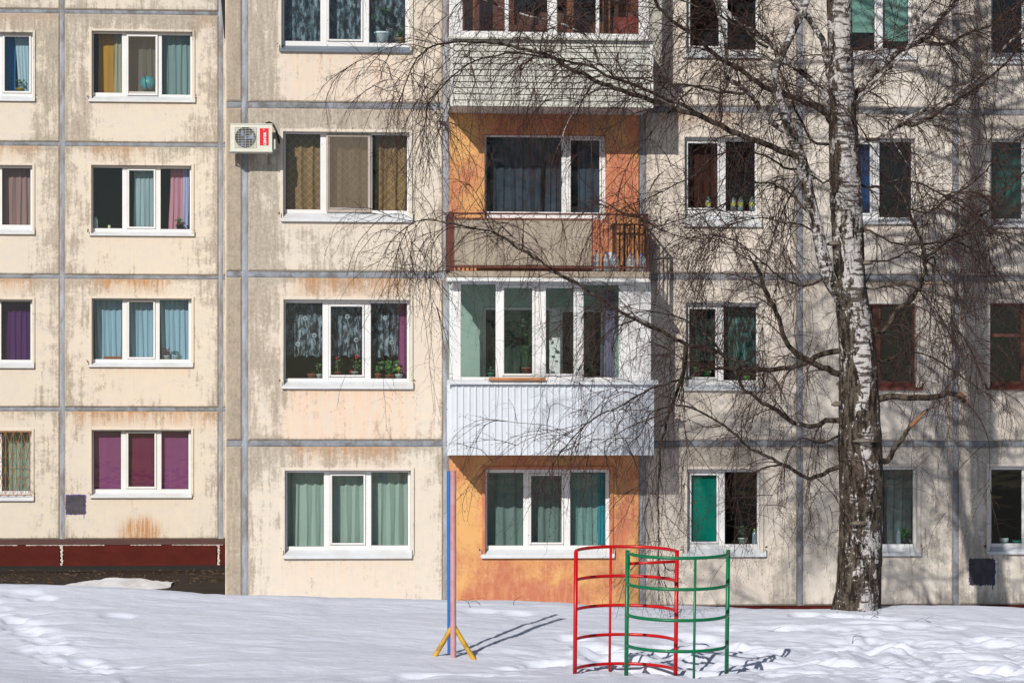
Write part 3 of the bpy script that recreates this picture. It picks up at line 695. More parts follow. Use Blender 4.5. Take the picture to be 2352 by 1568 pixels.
# plinth of the set-back block with a weathered top band, split by white mortar joints
pj = [X(-575, YL), X(-215, YL), X(142, YL), X(502, YL), X(640, YL)]
for k in range(4):
    pm = MB(); pm.box(pj[k] + .035, pj[k + 1] - .035, YL - .03, YL + .2, GL - .3, LZ[4] - .125, .015); pm.build('plinth', PLINTH, BL)
MB().prism([(YL - .03, LZ[4] - .12), (YL - .005, LZ[4] - .004), (YL + .1, LZ[4] - .004), (YL + .1, LZ[4] - .12)], pj[0], pj[4]).build('plinth_band', M('faded_plinth_band', (.06, .024, .02), .8, .3, 5, vec=(.4, 1, 3)), BL)
mj = MB()
def ragged(m, pts, w, Y):     # uneven strip of old mortar
    k = len(m.v); n = len(pts)
    for (x, z) in pts:
        a = w * rng.uniform(.5, 1.35)
        if len(pts) and abs(pts[0][1] - pts[-1][1]) > abs(pts[0][0] - pts[-1][0]): m.v += [(x - a, Y, z), (x + a * rng.uniform(.7, 1.2), Y, z)]
        else: m.v += [(x, Y, z - a * rng.uniform(.3, 1.3)), (x, Y, z + a * .6)]
    for i in range(n - 1): m.f.append((k + 2 * i, k + 2 * i + 1, k + 2 * i + 3, k + 2 * i + 2))
for x in pj[1:4]: ragged(mj, [(x + rng.uniform(-.015, .015), z) for z in np.linspace(GL + .12, LZ[4] - .14, 22)], .024, YL - .036)
o = mj.build('mortar_joint', M('old_mortar', (.5, .48, .44), .9, .2, 20), BL)
for seg in ((-130, 40), (60, 160), (160, 240), (300, 370), (395, 512)):
    m_ = MB(); ragged(m_, [(X(p, YL), LZ[4] - .128) for p in np.linspace(seg[0], seg[1], 26)], .010, YL - .035); m_.build('mortar_joint', MATS['old_mortar'], BL)
for k in range(1, 4): MB().box(pj[k] - .034, pj[k] + .034, YL + .0, YL + .2, GL - .3, LZ[4] - .125).build('plinth_gap', PLINTH, BL)
bt = MB(); bt.prism([(YL - .06, GL + .10), (YL - .25, GL + .0), (YL - .25, GL - .1), (YL + .02, GL - .1), (YL - .02, GL + .12)], pj[0], pj[4])
o = bt.build('bitumen_skirt', M('black_bitumen', (.010, .009, .008), .8, .3, 6, bmp=.4), BL); recalc(o)
MB().box(pj[0], pj[4], YL + .1, YL + 12, LZ[0] + 2.8, LZ[0] + 3.2).build('roof', MATS['roof_felt'], BL)
MB().box(pj[0] - .1, pj[0], YL + .1, YL + 12, GL - .3, LZ[0] + 2.8).build('side_wall', MATS['side_render'], BL)
# painted-over rectangles
def patch(parent, x0, y0, x1, y1, Y, mat, seed, drip=True):
    r = random.Random(seed); m = MB(); n = 26
    A = P(x0, y0, Y); B = P(x1, y1, Y); w, h = B[0] - A[0], A[2] - B[2]; pts = []
    for s in range(4):
        for i in range(n):
            f = i / n; j = r.uniform(-.012, .012)
            pts.append([(A[0] + f * w, A[2] + j), (B[0] + j, A[2] - f * h), (B[0] - f * w, B[2] + j * 1.6), (A[0] + j, B[2] + f * h)][s])
    m.v = [(x, Y, z) for x, z in pts]; m.f = [tuple(range(len(pts)))[::-1]]
    if drip:
        k = len(m.v); xx = B[0] - w * .12; m.v += [(xx, Y, B[2] + .01), (xx + .02, Y, B[2] + .01), (xx + .015, Y, B[2] - .09), (xx + .005, Y, B[2] - .08)]; m.f.append((k, k + 1, k + 2, k + 3))
    return m.build('paint_patch', mat, parent)
PATCH = M('dark_overpaint', (.045, .042, .055), .85, .3, 9, dirt=(.09, .08, .10), dirtamt=.5)
PATCHV = M('violet_overpaint', (.10, .07, .28), .85, .3, 9)
patch(BL, 150.5, 1135, 197.5, 1181, YL - .003, PATCHV, 3); patch(BL, 152, 1137, 195, 1180, YL - .006, PATCH, 4, False)
patch(BF, 2226, 1284, 2286, 1343, -.003, M('blue_overpaint', (.03, .035, .12), .85), 5); patch(BF, 2227, 1282, 2281, 1341, -.006, PATCH, 6, False)

# ------------------------------------------------------------------ balconies (projecting 1 m)
YB = -1.0
def fbox(m, x0, y0, x1, y1, Ya, Yb, bev=.006):
    c = (x0 + x1) / 2
    m.box(X(x0, Ya), X(x1, Ya), Ya, Yb, Z(c, y1, Ya), Z(c, y0, Ya), bev); return m
SLAB = CONC
# top balcony: glazed above white siding
zb0, zb1 = Z(1265, 246, YB), Z(1265, 92, YB)
bxl, bxr = X(1035, YB), X(1500, YB)
bal = MB().box(bxl + .03, bxr - .03, YB + .03, -.002, zb0 + .0, zb0 + .13, .01).build('balcony', M('soffit_plaster', (.50, .46, .42), .9, .12, 4, dirt=(.3, .22, .16)), BF, origin=(bxl, 0, zb0)); bal['label'] = 'top glazed balcony clad in cream slats'
SID = M('cream_siding', (.47, .48, .44), .45, .04, 3, dirt=(.55, .5, .42), dirtamt=.2)
m = MB(); nsl = 11; hsl = (zb1 - zb0) / nsl
pf = []
for i in range(nsl):
    a = zb0 + i * hsl
    m.prism([(YB - .020, a + .004), (YB - .004, a + hsl - .009), (YB + .012, a + hsl - .007), (YB + .012, a + .004)], bxl + .045, bxr - .045)
    m.box(bxl, bxl + .012, YB + .05, -.01, a + .006, a + hsl - .010)
    m.box(bxr - .012, bxr, YB + .05, -.01, a + .006, a + hsl - .010)
o = m.build('siding', SID, bal); recalc(o)
MB().box(bxl + .012, bxr - .012, YB + .013, YB + .03, zb0, zb1).build('siding_backing', M('brown_gap', (.16, .075, .03), .9), bal)
MB().box(bxl + .013, bxl + .02, YB + .03, -.01, zb0, zb1).build('siding_backing', MATS['brown_gap'], bal); MB().box(bxr - .02, bxr - .013, YB + .03, -.01, zb0, zb1).build('siding_backing', MATS['brown_gap'], bal)
m = MB(); m.box(bxl - .003, bxl + .045, YB - .026, YB + .05, zb0 - .005, zb1, .004); m.box(bxr - .045, bxr + .003, YB - .026, YB + .05, zb0 - .005, zb1, .004)
m.build('corner_trim', PVC, bal)
m = MB(); m.prism([(YB - .10, zb1 - .01), (YB - .10, zb1 + .008), (YB + .05, zb1 + .045), (YB + .05, zb1 + .0)], X(1028, YB), X(1508, YB)); o = m.build('ledge', M('grey_ledge', (.42, .42, .38), .5, .1), bal); recalc(o)
def glazing(bal, parts, frame_y0, frame_y1, xl, xr, panes, sash, solid=None):
    m = MB(); c = (xl + xr) / 2; Yg = YB + .02
    z0, z1 = Z(c, frame_y1, YB), Z(c, frame_y0, YB)
    e = [xl] + [q for p in panes for q in (p[0], p[2])] + [xr]
    for i in range(0, len(e), 2): m.box(X(e[i], YB), X(e[i + 1], YB), Yg, Yg + .06, z0, z1, .008)
    for p in panes:
        m.box(X(p[0], YB), X(p[2], YB), Yg + .003, Yg + .06, Z(c, p[1], YB), z1 - .001, .005); m.box(X(p[0], YB), X(p[2], YB), Yg + .003, Yg + .06, z0 + .001, Z(c, p[3], YB), .005)
        g = MB(); g.v = [(X(p[0], YB), Yg + .03, Z(c, p[3], YB)), (X(p[2], YB), Yg + .03, Z(c, p[3], YB)), (X(p[2], YB), Yg + .03, Z(c, p[1], YB)), (X(p[0], YB), Yg + .03, Z(c, p[1], YB))]; g.f = [(0, 1, 2, 3)]
        g.build('pane', GLASS, bal)
        if p[4]:
            s = MB(); w = .04; X0, X1, Z0, Z1 = X(p[0], YB), X(p[2], YB), Z(c, p[3], YB), Z(c, p[1], YB)
            s.box(X0 - w, X0, Yg - .02, Yg - .002, Z0 - w, Z1 + w, .006); s.box(X1, X1 + w, Yg - .02, Yg - .002, Z0 - w, Z1 + w, .006)
            s.box(X0, X1, Yg - .018, Yg - .002, Z1, Z1 + w - .002, .006); s.box(X0, X1, Yg - .018, Yg - .002, Z0 - w + .002, Z0, .006)
            s.build('sash', PVC, bal)
    # returns to the wall: solid lower rail, corner posts and side glass
    for xx, sgn in ((X(xl, YB), 1), (X(xr, YB), -1)):
        a, b = sorted((xx, xx + sgn * .06))
        m.box(a, b, Yg + .062, -.005, z0, z0 + .07, .005); m.box(a, b, Yg + .062, -.005, z1 - .07, z1, .005); m.box(a, b, -.07, -.006, z0 + .07, z1 - .07, .005)
        g = MB(); xm = (a + b) / 2; g.v = [(xm, Yg + .062, z0 + .07), (xm, -.07, z0 + .07), (xm, -.07, z1 - .07), (xm, Yg + .062, z1 - .07)]; g.f = [(0, 1, 2, 3)]; g.build('pane', GLASS, bal)
    m.build('glazing_frame', PVC, bal)
glazing(bal, None, -210, 88, 1040, 1491, [(1063, -200, 1160, 73, 0), (1169, -200, 1258, 74, 0), (1280, -200, 1369, 75, 0), (1377, -200, 1468, 76, 0)], None)
MB().box(bxl, bxr, YB - .03, 0, J0 - .05, J0 + .1, .01).build('balcony_roof', CONC, bal)
# things stored in the top balcony read as warm boards
m = MB()
for (a, b, t_) in ((1066, 1092, -200), (1296, 1318, -120), (1384, 1402, -150)): fbox(m, a, t_, b, 92, -.62, -.58)
m.build('board', M('orange_brown_board', (.20, .06, .02), .6, .25, 5, vec=(5, 1, .5)), bal)
m = MB(); fbox(m, 1402, 40, 1470, 92, -.5, -.3); m.build('cabinet', M('red_cabinet', (.20, .022, .008), .6, .2, 5), bal)

# middle balcony: open, rusty railing with concrete panel
zs0, zs1 = Z(1265, 637, YB), Z(1265, 623, YB)
bal2 = MB().box(X(1033, YB), X(1494, YB), YB, -.002, zs0, zs1, .015).build('balcony', CONC, BF, origin=(X(1033, YB), 0, zs0)); bal2['label'] = 'open balcony with rusty railing and a concrete panel'
zr = lambda py: Z(1265, py, YB)
m = MB(); r0, r1 = X(1031, YB), X(1490, YB)
m.box(r0, r1, YB + .0, YB + .03, zr(493.5), zr(489.5), .004)                # top rail
m.box(r0 + .02, X(1360, YB), YB + .002, YB + .028, zr(504), zr(501.5)); m.box(r0 + .02, r1, YB + .002, YB + .028, zr(616), zr(611), .003)
m.box(r0, X(1042, YB), YB - .002, YB + .05, zs1 - .0, zr(488), .004)
for px in (1361, 1378, 1397, 1415.5, 1432, 1450, 1468): m.box(X(px - 1.1, YB), X(px + 1.1, YB), YB + .006, YB + .024, zs1 - .0, zr(493), .002)
m.box(X(1484, YB), r1, YB, YB + .05, zs1, zr(489), .004)
m.box(X(1254, YB), X(1256, YB), YB + .006, YB + .02, zr(502), zr(493)); m.box(X(1150, YB), X(1152, YB), YB + .006, YB + .02, zr(502), zr(493))
for xx in (r0, r1 - .03):
    m.box(xx, xx + .028, YB + .055, -.004, zr(493.5) + .002, zr(489.5) - .002); m.box(xx, xx + .028, YB + .055, -.004, zr(616), zr(612))
    for q in np.linspace(YB + .15, -.08, 7): m.box(xx + .006, xx + .022, q, q + .016, zr(616) - .05, zr(492))
m.build('railing', RUST, bal2)
m = MB(); m.box(X(1043, YB), X(1359, YB), YB + .03, YB + .055, zr(610), zr(504.5), .006); m.build('railing_panel', CONC, bal2)

# lower balcony: glazed above white corrugated sheet
zc0, zc1 = Z(1265, 1045, YB), Z(1265, 880, YB); cl_, cr_ = X(1037, YB), X(1502, YB)
bal3 = MB().box(cl_ + .04, cr_ - .04, YB + .05, -.002, zc0 + .01, zc0 + .15, .01).build('balcony', MATS['soffit_plaster'], BF, origin=(cl_, 0, zc0)); bal3['label'] = 'lower glazed balcony clad in white corrugated sheet'
def corrug(m, a, b, z0, z1, along_x, base, period=.105):
    n = int(abs(b - a) / period); pts = []
    for i in range(n + 1):
        q = a + i * period
        for (d_, h_) in ((0, 0), (.060, 0), (.072, -.018), (.088, -.018), (.100, 0)):
            if q + d_ < b: pts.append((q + d_, h_))
    pts.append((b, 0)); k = len(m.v)
    for (q, h_) in pts:
        for z in (z0, z1): m.v.append((q, base + h_, z) if along_x else (base + h_, q, z))
    for i in range(len(pts) - 1): m.f.append((k + 2 * i, k + 2 * i + 2, k + 2 * i + 3, k + 2 * i + 1))
CORR = M('white_corrugated_sheet', (.55, .59, .65), .4, .04, 2, dirt=(.5, .52, .55), dirtamt=.2)
m = MB(); corrug(m, cl_, cr_, zc0, zc1, True, YB); corrug(m, YB + .0, -.01, zc0, zc1, False, cl_ + .001); corrug(m, YB, -.01, zc0, zc1, False, cr_ - .001)
m.build('corrugated_cladding', CORR, bal3)
m = MB(); m.prism([(YB - .07, zc1 - .02), (YB - .07, zc1 + .0), (YB - .06, zc1 + .02), (YB + .05, zc1 + .06), (YB + .05, zc1 + .0)], X(1027, YB), X(1511, YB)); o = m.build('ledge', SILL, bal3); recalc(o)
glazing(bal3, None, 648, 873, 1041, 1496, [(1059, 653, 1139, 866, 0), (1158, 661, 1223, 858, 1), (1254, 661, 1318, 858, 1), (1341, 653, 1422, 866, 0)], None)
MB().box(X(1425, YB), X(1490, YB), YB + .012, YB + .019, Z(1460, 868, YB), Z(1460, 660, YB), .002).build('white_panel', PVC, bal3)
m = MB(); m.prism([(YB - .22, zr(648)), (YB - .22, zr(641)), (YB + .0, zs0 - .003), (YB + .1, zs0 - .003), (YB + .08, zr(648)), (YB - .19, zr(649))], X(1027, YB - .2), X(1493, YB - .2)); o = m.build('flashing', PVC, bal3); recalc(o)
MB().box(X(1059, -.4), X(1100, -.4), -.45, -.1, Z(1080, 873, -.4), Z(1080, 700, -.4)).build('cabinet', M('pale_green_door', (.42, .56, .48), .6, .05), bal3) if False else None
m = MB(); fbox(m, 1123, 867, 1253, 873.5, YB - .12, YB - .02); tag(m.build('wooden_board', M('weathered_orange_board', (.42, .17, .06), .7, .25, 8, vec=(.5, 1, 3)), None), 'orange-brown wooden board lying on the ledge outside the corrugated balcony', 'board')

# ------------------------------------------------------------------ curtains and blinds
def curtain(px0, px1, py0, py1, Y, key, col, label, folds=9, amp=.03, pat=None, trans=.3, alpha=1.0, slant=0, hem=0, cat='curtain', thing='curtain', seed=None, group=None):
    n = max(24, int(folds * 10)); mrows = 14; r = random.Random(seed if seed is not None else int(px0 * 7 + py0))
    ph = [r.uniform(0, 6.28) for _ in range(4)]; x0, x1 = X(px0, Y), X(px1, Y); c = (px0 + px1) / 2
    z1, z0 = Z(c, py0, Y), Z(c, py1, Y); us = np.linspace(0, 1, n); vs = np.linspace(0, 1, mrows)
    gu, gv = np.meshgrid(us, vs)
    wv = np.sin(gu * folds * 6.28 + ph[0] + .8 * np.sin(gu * 5 + ph[1])) + .4 * np.sin(gu * folds * 2.3 * 6.28 + ph[2])
    gx = x0 + gu * (x1 - x0) + slant * gv * (1 - gu) + .008 * np.sin(gv * 5 + gu * 20); gy = Y + min(amp, .16 * (x1 - x0) / max(1, folds)) * wv * (.6 + .4 * gv) + .01 * np.sin(gv * 4 + ph[3])
    gz = z1 + gv * (z0 - z1)
    if hem: gz = gz + (gv ** 6) * hem * (np.abs(np.sin(gu * (x1 - x0) * 18)))
    o = grid_mesh(thing, gx, gy, gz, cloth_mat(key, col, pat, trans, alpha))
    o0 = Vector((x0, Y, z0)); o.data.transform(__import__('mathutils').Matrix.Translation(-o0)); o.location = o0
    return tag(o, label, cat, group)
C = curtain; YC = .33; YCL = YL + .33
C(652, 938, -90, 101, YC, 'bluelace', (.26, .34, .40), 'blue-grey lace curtain in the top window above the air conditioner', 10, .03, 'lace', alpha=.95)
C(656, 745, 300, 487, YC, 'gold', (.27, .165, .08), 'gold patterned curtain in the left pane of the window beside the air conditioner', 3, .05, 'diamond')
C(752, 848, 300, 487, YC, 'goldb', (.24, .17, .10), 'dull gold curtain behind the insect screen in the middle pane', 3, .04, 'diamond')
C(862, 940, 300, 487, YC, 'gold', (.27, .165, .08), 'gold patterned curtain in the right pane under hanging twigs', 3, .05, 'diamond')
# short white tulle with flowers
for (a, b, l) in ((655, 745, 'left'), (755, 838, 'middle'), (848, 915, 'right')):
    C(a, b, 690, 822, YC, 'tulle', (.30, .36, .42), 'short white lace valance with flowers in the %s pane above potted geraniums' % l, 4, .022, 'lace', .3, .8, hem=.05)
C(915, 942, 690, 876, YC + .03, 'rosecurtain', (.30, .07, .19), 'pink rose-patterned curtain at the right edge of the geranium window', 2, .02)
FLW = M('white_lace_flower', (.40, .44, .48), .8, .05)
fl = MB()
for (fx, fy) in ((701, 731), (684, 790), (798, 727), (818, 780), (885, 730), (900, 786), (722, 770)):
    c = P(fx, fy, YC - .06)
    for k in range(10):
        a = k * .628; k0 = len(fl.v); d = Vector((math.cos(a), 0, math.sin(a))); e = Vector((-math.sin(a), 0, math.cos(a)))
        cc = Vector(c)
        fl.v += [tuple(cc + d * .012), tuple(cc + d * .035 + e * .009), tuple(cc + d * .045), tuple(cc + d * .03 - e * .007)]; fl.f.append((k0, k0 + 1, k0 + 2, k0 + 3))
    fl.tube([Vector(c) + Vector((0, 0, -.05)), Vector(c) + Vector((.02, 0, -.15))], .004, 5)
tag(fl.build('lace_motif', FLW), 'white embroidered daisies on the lace valance above the geraniums', 'embroidery')
for (a, b, l) in ((656, 748, 'left'), (758, 842, 'middle'), (850, 942, 'right')):
    C(a, b, 1078, 1262, YC, 'palegreen', (.38, .48, .42), 'pale green curtain in the %s pane of the ground-floor window left of the poles' % l, 4, .04, None, .3)
C(1118, 1206, 1075, 1262, YC, 'greygreen', (.18, .25, .23), 'grey-green curtain in the left pane of the orange ground-floor bay', 3, .03)
C(1216, 1294, 1075, 1262, YC, 'greygreen', (.18, .25, .23), 'grey-green curtain in the middle pane of the orange ground-floor bay', 3, .03)
C(1306, 1374, 1075, 1262, YC, 'greygreen2', (.22, .36, .34), 'sea-green curtain in the right pane of the orange ground-floor bay', 4, .03)
C(1372, 1396, 1075, 1262, YC - .03, 'teal', (.03, .26, .32), 'narrow bright teal curtain beside the sea-green one', 3, .02)
C(1125, 1245, 305, 500, YC, 'navy', (.045, .055, .075), 'dark navy curtain behind the left of the open balcony window', 6, .03, trans=.1)
C(1252, 1296, 305, 500, YC, 'navy', (.045, .055, .075), 'narrow dark navy curtain right of the gap in the open balcony window', 3, .03, trans=.1)
C(1326, 1384, 305, 500, YC, 'navyb', (.05, .065, .09), 'dark navy curtain behind the glass of the balcony door', 4, .03, trans=.1)
C(1388, 1412, 664, 868, -.55, 'violetgrey', (.22, .20, .30), 'violet-grey curtain hanging inside the corrugated balcony', 3, .03)
C(1120, 1262, 716, 870, YC, 'bottle', (.035, .055, .045), 'dark green curtain behind the inner window of the corrugated balcony', 7, .03, trans=.1)
C(1576, 1650, 318, 500, YC, 'maroon', (.055, .020, .014), 'dark maroon curtain in the window right of the open balcony', 4, .03, trans=.1)
C(1580, 1648, 697, 832, YC, 'teallace', (.08, .20, .18), 'teal lace curtain in the left pane of the window right of the corrugated balcony', 4, .02, 'lace', alpha=.85, hem=.04)
C(1668, 1740, 697, 845, YC, 'teallace2', (.12, .26, .25), 'pale teal lace curtain in the right pane of the window right of the corrugated balcony', 4, .02, 'lace', alpha=.85)
C(1585, 1650, 1085, 1250, YC - .16, 'emerald', (.0, .17, .125), 'bright emerald sheet filling the left pane of the ground-floor window by the climbing frame', 1, .004, None, .1)
C(1943, 2012, -60, 75, YC - .12, 'mint', (.20, .36, .30), 'mint roller blind pulled half down in the left pane behind the birch trunk top', 1, .003, None, .2, cat='blind', thing='roller_blind')
C(2026, 2090, -60, 95, YC - .12, 'mint', (.20, .36, .30), 'mint roller blind pulled low in the right pane beside the birch trunk top', 1, .003, None, .2, cat='blind', thing='roller_blind')
C(1970, 2000, 320, 500, YC - .1, 'blue', (.008, .06, .20), 'narrow bright blue curtain in the window just right of the birch', 2, .01)
C(2030, 2094, 1075, 1255, YC, 'ash', (.16, .19, .19), 'grey curtain in the ground-floor window right of the trunk', 3, .02)
C(2280, 2350, 318, 506, YC, 'deepgreen', (.012, .085, .07), 'deep green curtain at the right edge on the second storey shown from the top', 5, .02, trans=.1)
C(-8, 36, 74, 214, YCL + .08, 'deepblue', (.004, .13, .32), 'deep blue sheet added behind the ice-blue curtain as a nearer stand-in for the blue room wall', 1, .01, trans=.1)  # added sheet that catches the sun in place of the unlit blue wall
# set-back block
C(32, 76, 74, 214, YCL, 'iceblue', (.46, .60, .68), 'ice-blue curtain drawn aside in the top left blue room', 5, .04, slant=.12)
C(2, 76, 380, 518, YCL, 'mauve', (.36, .22, .21), 'mauve-brown swirl curtain in the left edge window second from top', 5, .03)
C(2, 76, 690, 828, YCL, 'purple', (.075, .02, .11), 'dark purple curtain in the left edge window third from top', 5, .03, trans=.1)
C(2, 76, 990, 1128, YCL, 'palesage', (.36, .42, .34), 'pale sage curtain behind the rusty heart-shaped grille', 4, .03)
C(226, 262, 74, 220, YCL + .06, 'ochre', (.50, .26, .04), 'ochre curtain in the top window with the globe', 1, .01)
C(262, 284, 74, 220, YCL, 'beige', (.42, .40, .28), 'sheer beige curtain between the ochre curtain and the globe', 2, .03)
C(296, 362, 74, 220, YCL + .08, 'taupe', (.19, .18, .15), 'taupe sheer curtain hanging behind the globe', 4, .03)
C(368, 440, 74, 220, YCL, 'greyteal', (.24, .34, .34), 'grey-teal curtain right of the globe', 5, .04)
C(308, 358, 382, 528, YCL, 'iceblue2', (.36, .47, .52), 'light grey-blue curtain in the middle pane beside the dark left pane', 5, .04)
C(392, 424, 382, 528, YCL, 'pink', (.60, .28, .36), 'pink curtain in the right pane above a small potted seedling', 3, .04, slant=-.04)
C(420, 434, 382, 528, YCL - .02, 'lilac', (.48, .48, .70), 'narrow lilac curtain between the pink and the crimson ones', 2, .02)
C(432, 440, 382, 528, YCL + .02, 'crimson', (.35, .05, .09), 'narrow crimson curtain at the right edge of the pink-curtained pane', 1, .02)
for (a, b, l) in ((214, 284, 'left'), (294, 357, 'middle'), (366, 438, 'right')):
    C(a, b, 684, 828, YCL, 'skyblue', (.33, .50, .62), 'sky-blue curtain in the %s pane of the all-blue window' % l, 5, .045, slant=.06)
for (a, b, l, k, cl) in ((215, 280, 'left', 'plum', (.23, .06, .17)), (294, 357, 'middle', 'wine', (.15, .02, .065)), (371, 436, 'right', 'plum', (.23, .06, .17))):
    C(a, b, 987, 1128, YL + .23, k, cl, 'flat plum paper sheet covering the %s pane of the lowest set-back window' % l, 1, .006, None, .15, cat='window sheet', thing='window_sheet')
# insect screens
def screen(px0, py0, px1, py1, Y, fm, parent, al=.42):
    m = MB(); w = .035; c = (px0 + px1) / 2; x0, x1, z1, z0 = X(px0, Y), X(px1, Y), Z(c, py0, Y), Z(c, py1, Y)
    m.box(x0, x0 + w, Y, Y + .012, z0, z1, .003); m.box(x1 - w, x1, Y, Y + .012, z0, z1, .003); m.box(x0 + w, x1 - w, Y + .001, Y + .012, z1 - w, z1, .003); m.box(x0 + w, x1 - w, Y + .001, Y + .012, z0, z0 + w, .003)
    e = m.build('insect_screen', fm, parent)
    s = MB(); s.v = [(x0 + w, Y + .006, z0 + w), (x1 - w, Y + .006, z0 + w), (x1 - w, Y + .006, z1 - w), (x0 + w, Y + .006, z1 - w)]; s.f = [(0, 1, 2, 3)]
    s.build('mesh', cloth_mat('screenmesh%d' % (al * 100), (.26, .21, .16), None, .2, al), e)
screen(749, 309, 851, 487, .06, M('brown_grey_frame', (.40, .33, .28), .6), BF)
screen(291, 80, 362, 219, YL + .07, PVCG, BL, .2)

# ------------------------------------------------------------------ things on window sills and the balcony
def pot_plant(px, py, Y, w, h, potmat, leafmat, ph, label, leaves=26, lr_=.03, flower=None, spread=.5, group=None, tall=1.0, thing='potted_plant'):
    c = P(px, py, Y); root = empty(thing, c, label, 'potted plant', group)
    b = MB().lathe(c, [(w * .68, 0), (w * .92, h * .85), (w, h * .86), (w, h), (w * .86, h), (w * .8, h * .8)], 20); b.build('pot', potmat, root, smooth=True)
    m = MB(); r = random.Random(int(px * 3 + py)); stems = []
    for i in range(leaves):
        a = r.uniform(0, 6.28); rr = r.random() ** .6 * spread * ph; z = h + ph * r.uniform(.25, 1) * tall
        q = Vector((c[0] + rr * math.cos(a), c[1] + rr * math.sin(a) * .5, c[2] + z)); n = Vector((r.uniform(-1, 1), r.uniform(-1.2, .1), r.uniform(-.2, 1))).normalized()
        u_ = n.cross(Vector((0, 0, 1))).normalized(); v_ = n.cross(u_); s = lr_ * r.uniform(.6, 1.25); k = len(m.v)
        for j in range(7):
            w_ = j * 6.283 / 7; m.v.append(tuple(q + u_ * math.cos(w_) * s + v_ * math.sin(w_) * s * .8))
        m.f.append(tuple(k + j for j in range(7)))
        if i % 3 == 0: stems.append(q)
    for q in stems: m.tube([Vector(c) + Vector((0, 0, h * .8)), (Vector(c) + Vector((0, 0, h)) + q) / 2 + Vector((0, 0, .01)), q], .003, 4, False)
    m.build('foliage', leafmat, root)
    if flower:
        for (dx, dz, rad) in flower[1]:
            f_ = MB()
            for i in range(16):
                a, e_ = r.uniform(0, 6.28), r.uniform(-1, 1); q = Vector((c[0] + dx, c[1] - .03, c[2] + dz)) + Vector((math.cos(a) * (1 - e_ * e_) ** .5, math.sin(a) * .6, e_)) * rad * .8
                f_.lathe(q, [(.001, -rad * .3), (rad * .35, 0), (.001, rad * .3)], 6)
            f_.tube([Vector(c) + Vector((0, 0, h)), Vector((c[0] + dx, c[1] - .02, c[2] + dz))], .003, 4)
            f_.build('flower', flower[0], root)
    return root
YP = .22; RED = M('geranium_red', (.55, .04, .04), .6, .2, 40)
pot_plant(716, 869, YP, .075, .075, TERRA, LEAFD, .07, 'terracotta pot with bare stakes in the geranium window left pane', 4, .01)
pot_plant(734, 869, YP, .06, .07, POTW, LEAF, .18, 'white pot with leafy plant beside the staked terracotta pot', 14, .02)
pot_plant(776, 861, YP, .07, .05, TERRA, LEAFD, .2, 'low terracotta pot of dark geranium in the middle pane', 26, .022, (RED, [(-.02, .28, .02)]))
pot_plant(815, 861, YP, .07, .055, POTW, LEAF, .22, 'white pot of blooming red geranium in the middle pane', 16, .02, (RED, [(.03, .30, .035), (-.06, .05, .03)]))
pot_plant(868, 869, YP, .06, .08, TERRA, LEAF, .16, 'ribbed terracotta pot with a small plant beside the bushy geranium', 16, .025)
pot_plant(895, 869, YP, .08, .06, TERRA, LEAF, .24, 'bushy bright green geranium in the right pane', 70, .032, spread=.75)
pot_plant(916, 869, YP - .02, .07, .07, POTW, LEAFD, .14, 'white pot with yellow bloom at the right of the bushy geranium', 8, .02, (M('yellow_flower', (.75, .55, .03), .6), [(0, .17, .025)]))
pot_plant(877, 98, YP, .13, .17, M('pale_aqua_pot', (.50, .64, .66), .5, .05), LEAFD, .42, 'aqua flowerpot with tall drooping plant in the top window', 14, .06, spread=.5)
pot_plant(921, 98, YP, .09, .07, M('wicker_pot', (.38, .27, .1), .8, .3, 40), LEAFD, .18, 'yellow wicker basket plant beside the aqua flowerpot', 30, .03, spread=.7)
pot_plant(1128, 866, -.55, .06, .07, M('teal_pot', (.02, .28, .2), .5), LEAFD, .1, 'small teal pot in the left pane of the corrugated balcony', 10, .02)
pot_plant(1210, 858, -.45, .09, .10, TERRA, LEAFD, .9, 'tall leafy plant inside the second pane of the corrugated balcony', 60, .035, spread=.35)
pot_plant(1706, 1248, YP, .085, .10, POTW, LEAFD, .2, 'white pot with dark plant in the ground-floor window by the climbing frame', 24, .03)
pot_plant(1600, 866, YP, .06, .06, TERRA, LEAF, .12, 'terracotta pot with green plant in the lace window right of the corrugated balcony', 22, .025)
pot_plant(1624, 866, YP, .06, .05, M('green_pot', (.03, .25, .08), .5), LEAF, .10, 'small green pot beside the terracotta one in the lace window', 22, .025)
pot_plant(1715, 873, YP, .07, .07, M('lime_pot', (.15, .5, .12), .5), LEAFD, .12, 'lime green pot in the right pane of the lace window', 20, .025)
pot_plant(2078, 1249, YP, .07, .08, M('dark_pot', (.04, .05, .05), .6), LEAF, .20, 'dark pot of trailing plant in the ground-floor window right of the trunk', 40, .03, spread=.7)
pot_plant(45, 209, YL + .22, .09, .05, M('yellow_pot', (.62, .42, .02), .5), LEAFD, .22, 'yellow bowl with a dark succulent in the top left blue room', 16, .03)
pot_plant(413, 526, YL + .22, .09, .09, M('black_pot', (.015, .015, .025), .5), LEAF, .16, 'black pot with a green seedling before the pink curtain', 8, .04)
pot_plant(434, 526, YL + .22, .05, .08, MATS['black_pot'], LEAFD, .04, 'small black pot at the right of the seedling', 3, .01)
pot_plant(383, 825, YL + .22, .065, .075, POTW, M('reddish_leaf', (.12, .03, .03), .6, .3, 20), .16, 'cream pot with reddish plant in the all-blue window', 30, .02)
pot_plant(404, 825, YL + .22, .065, .08, POTW, LEAFD, .10, 'white pot with grey-green plant in the all-blue window', 22, .02, spread=.7)
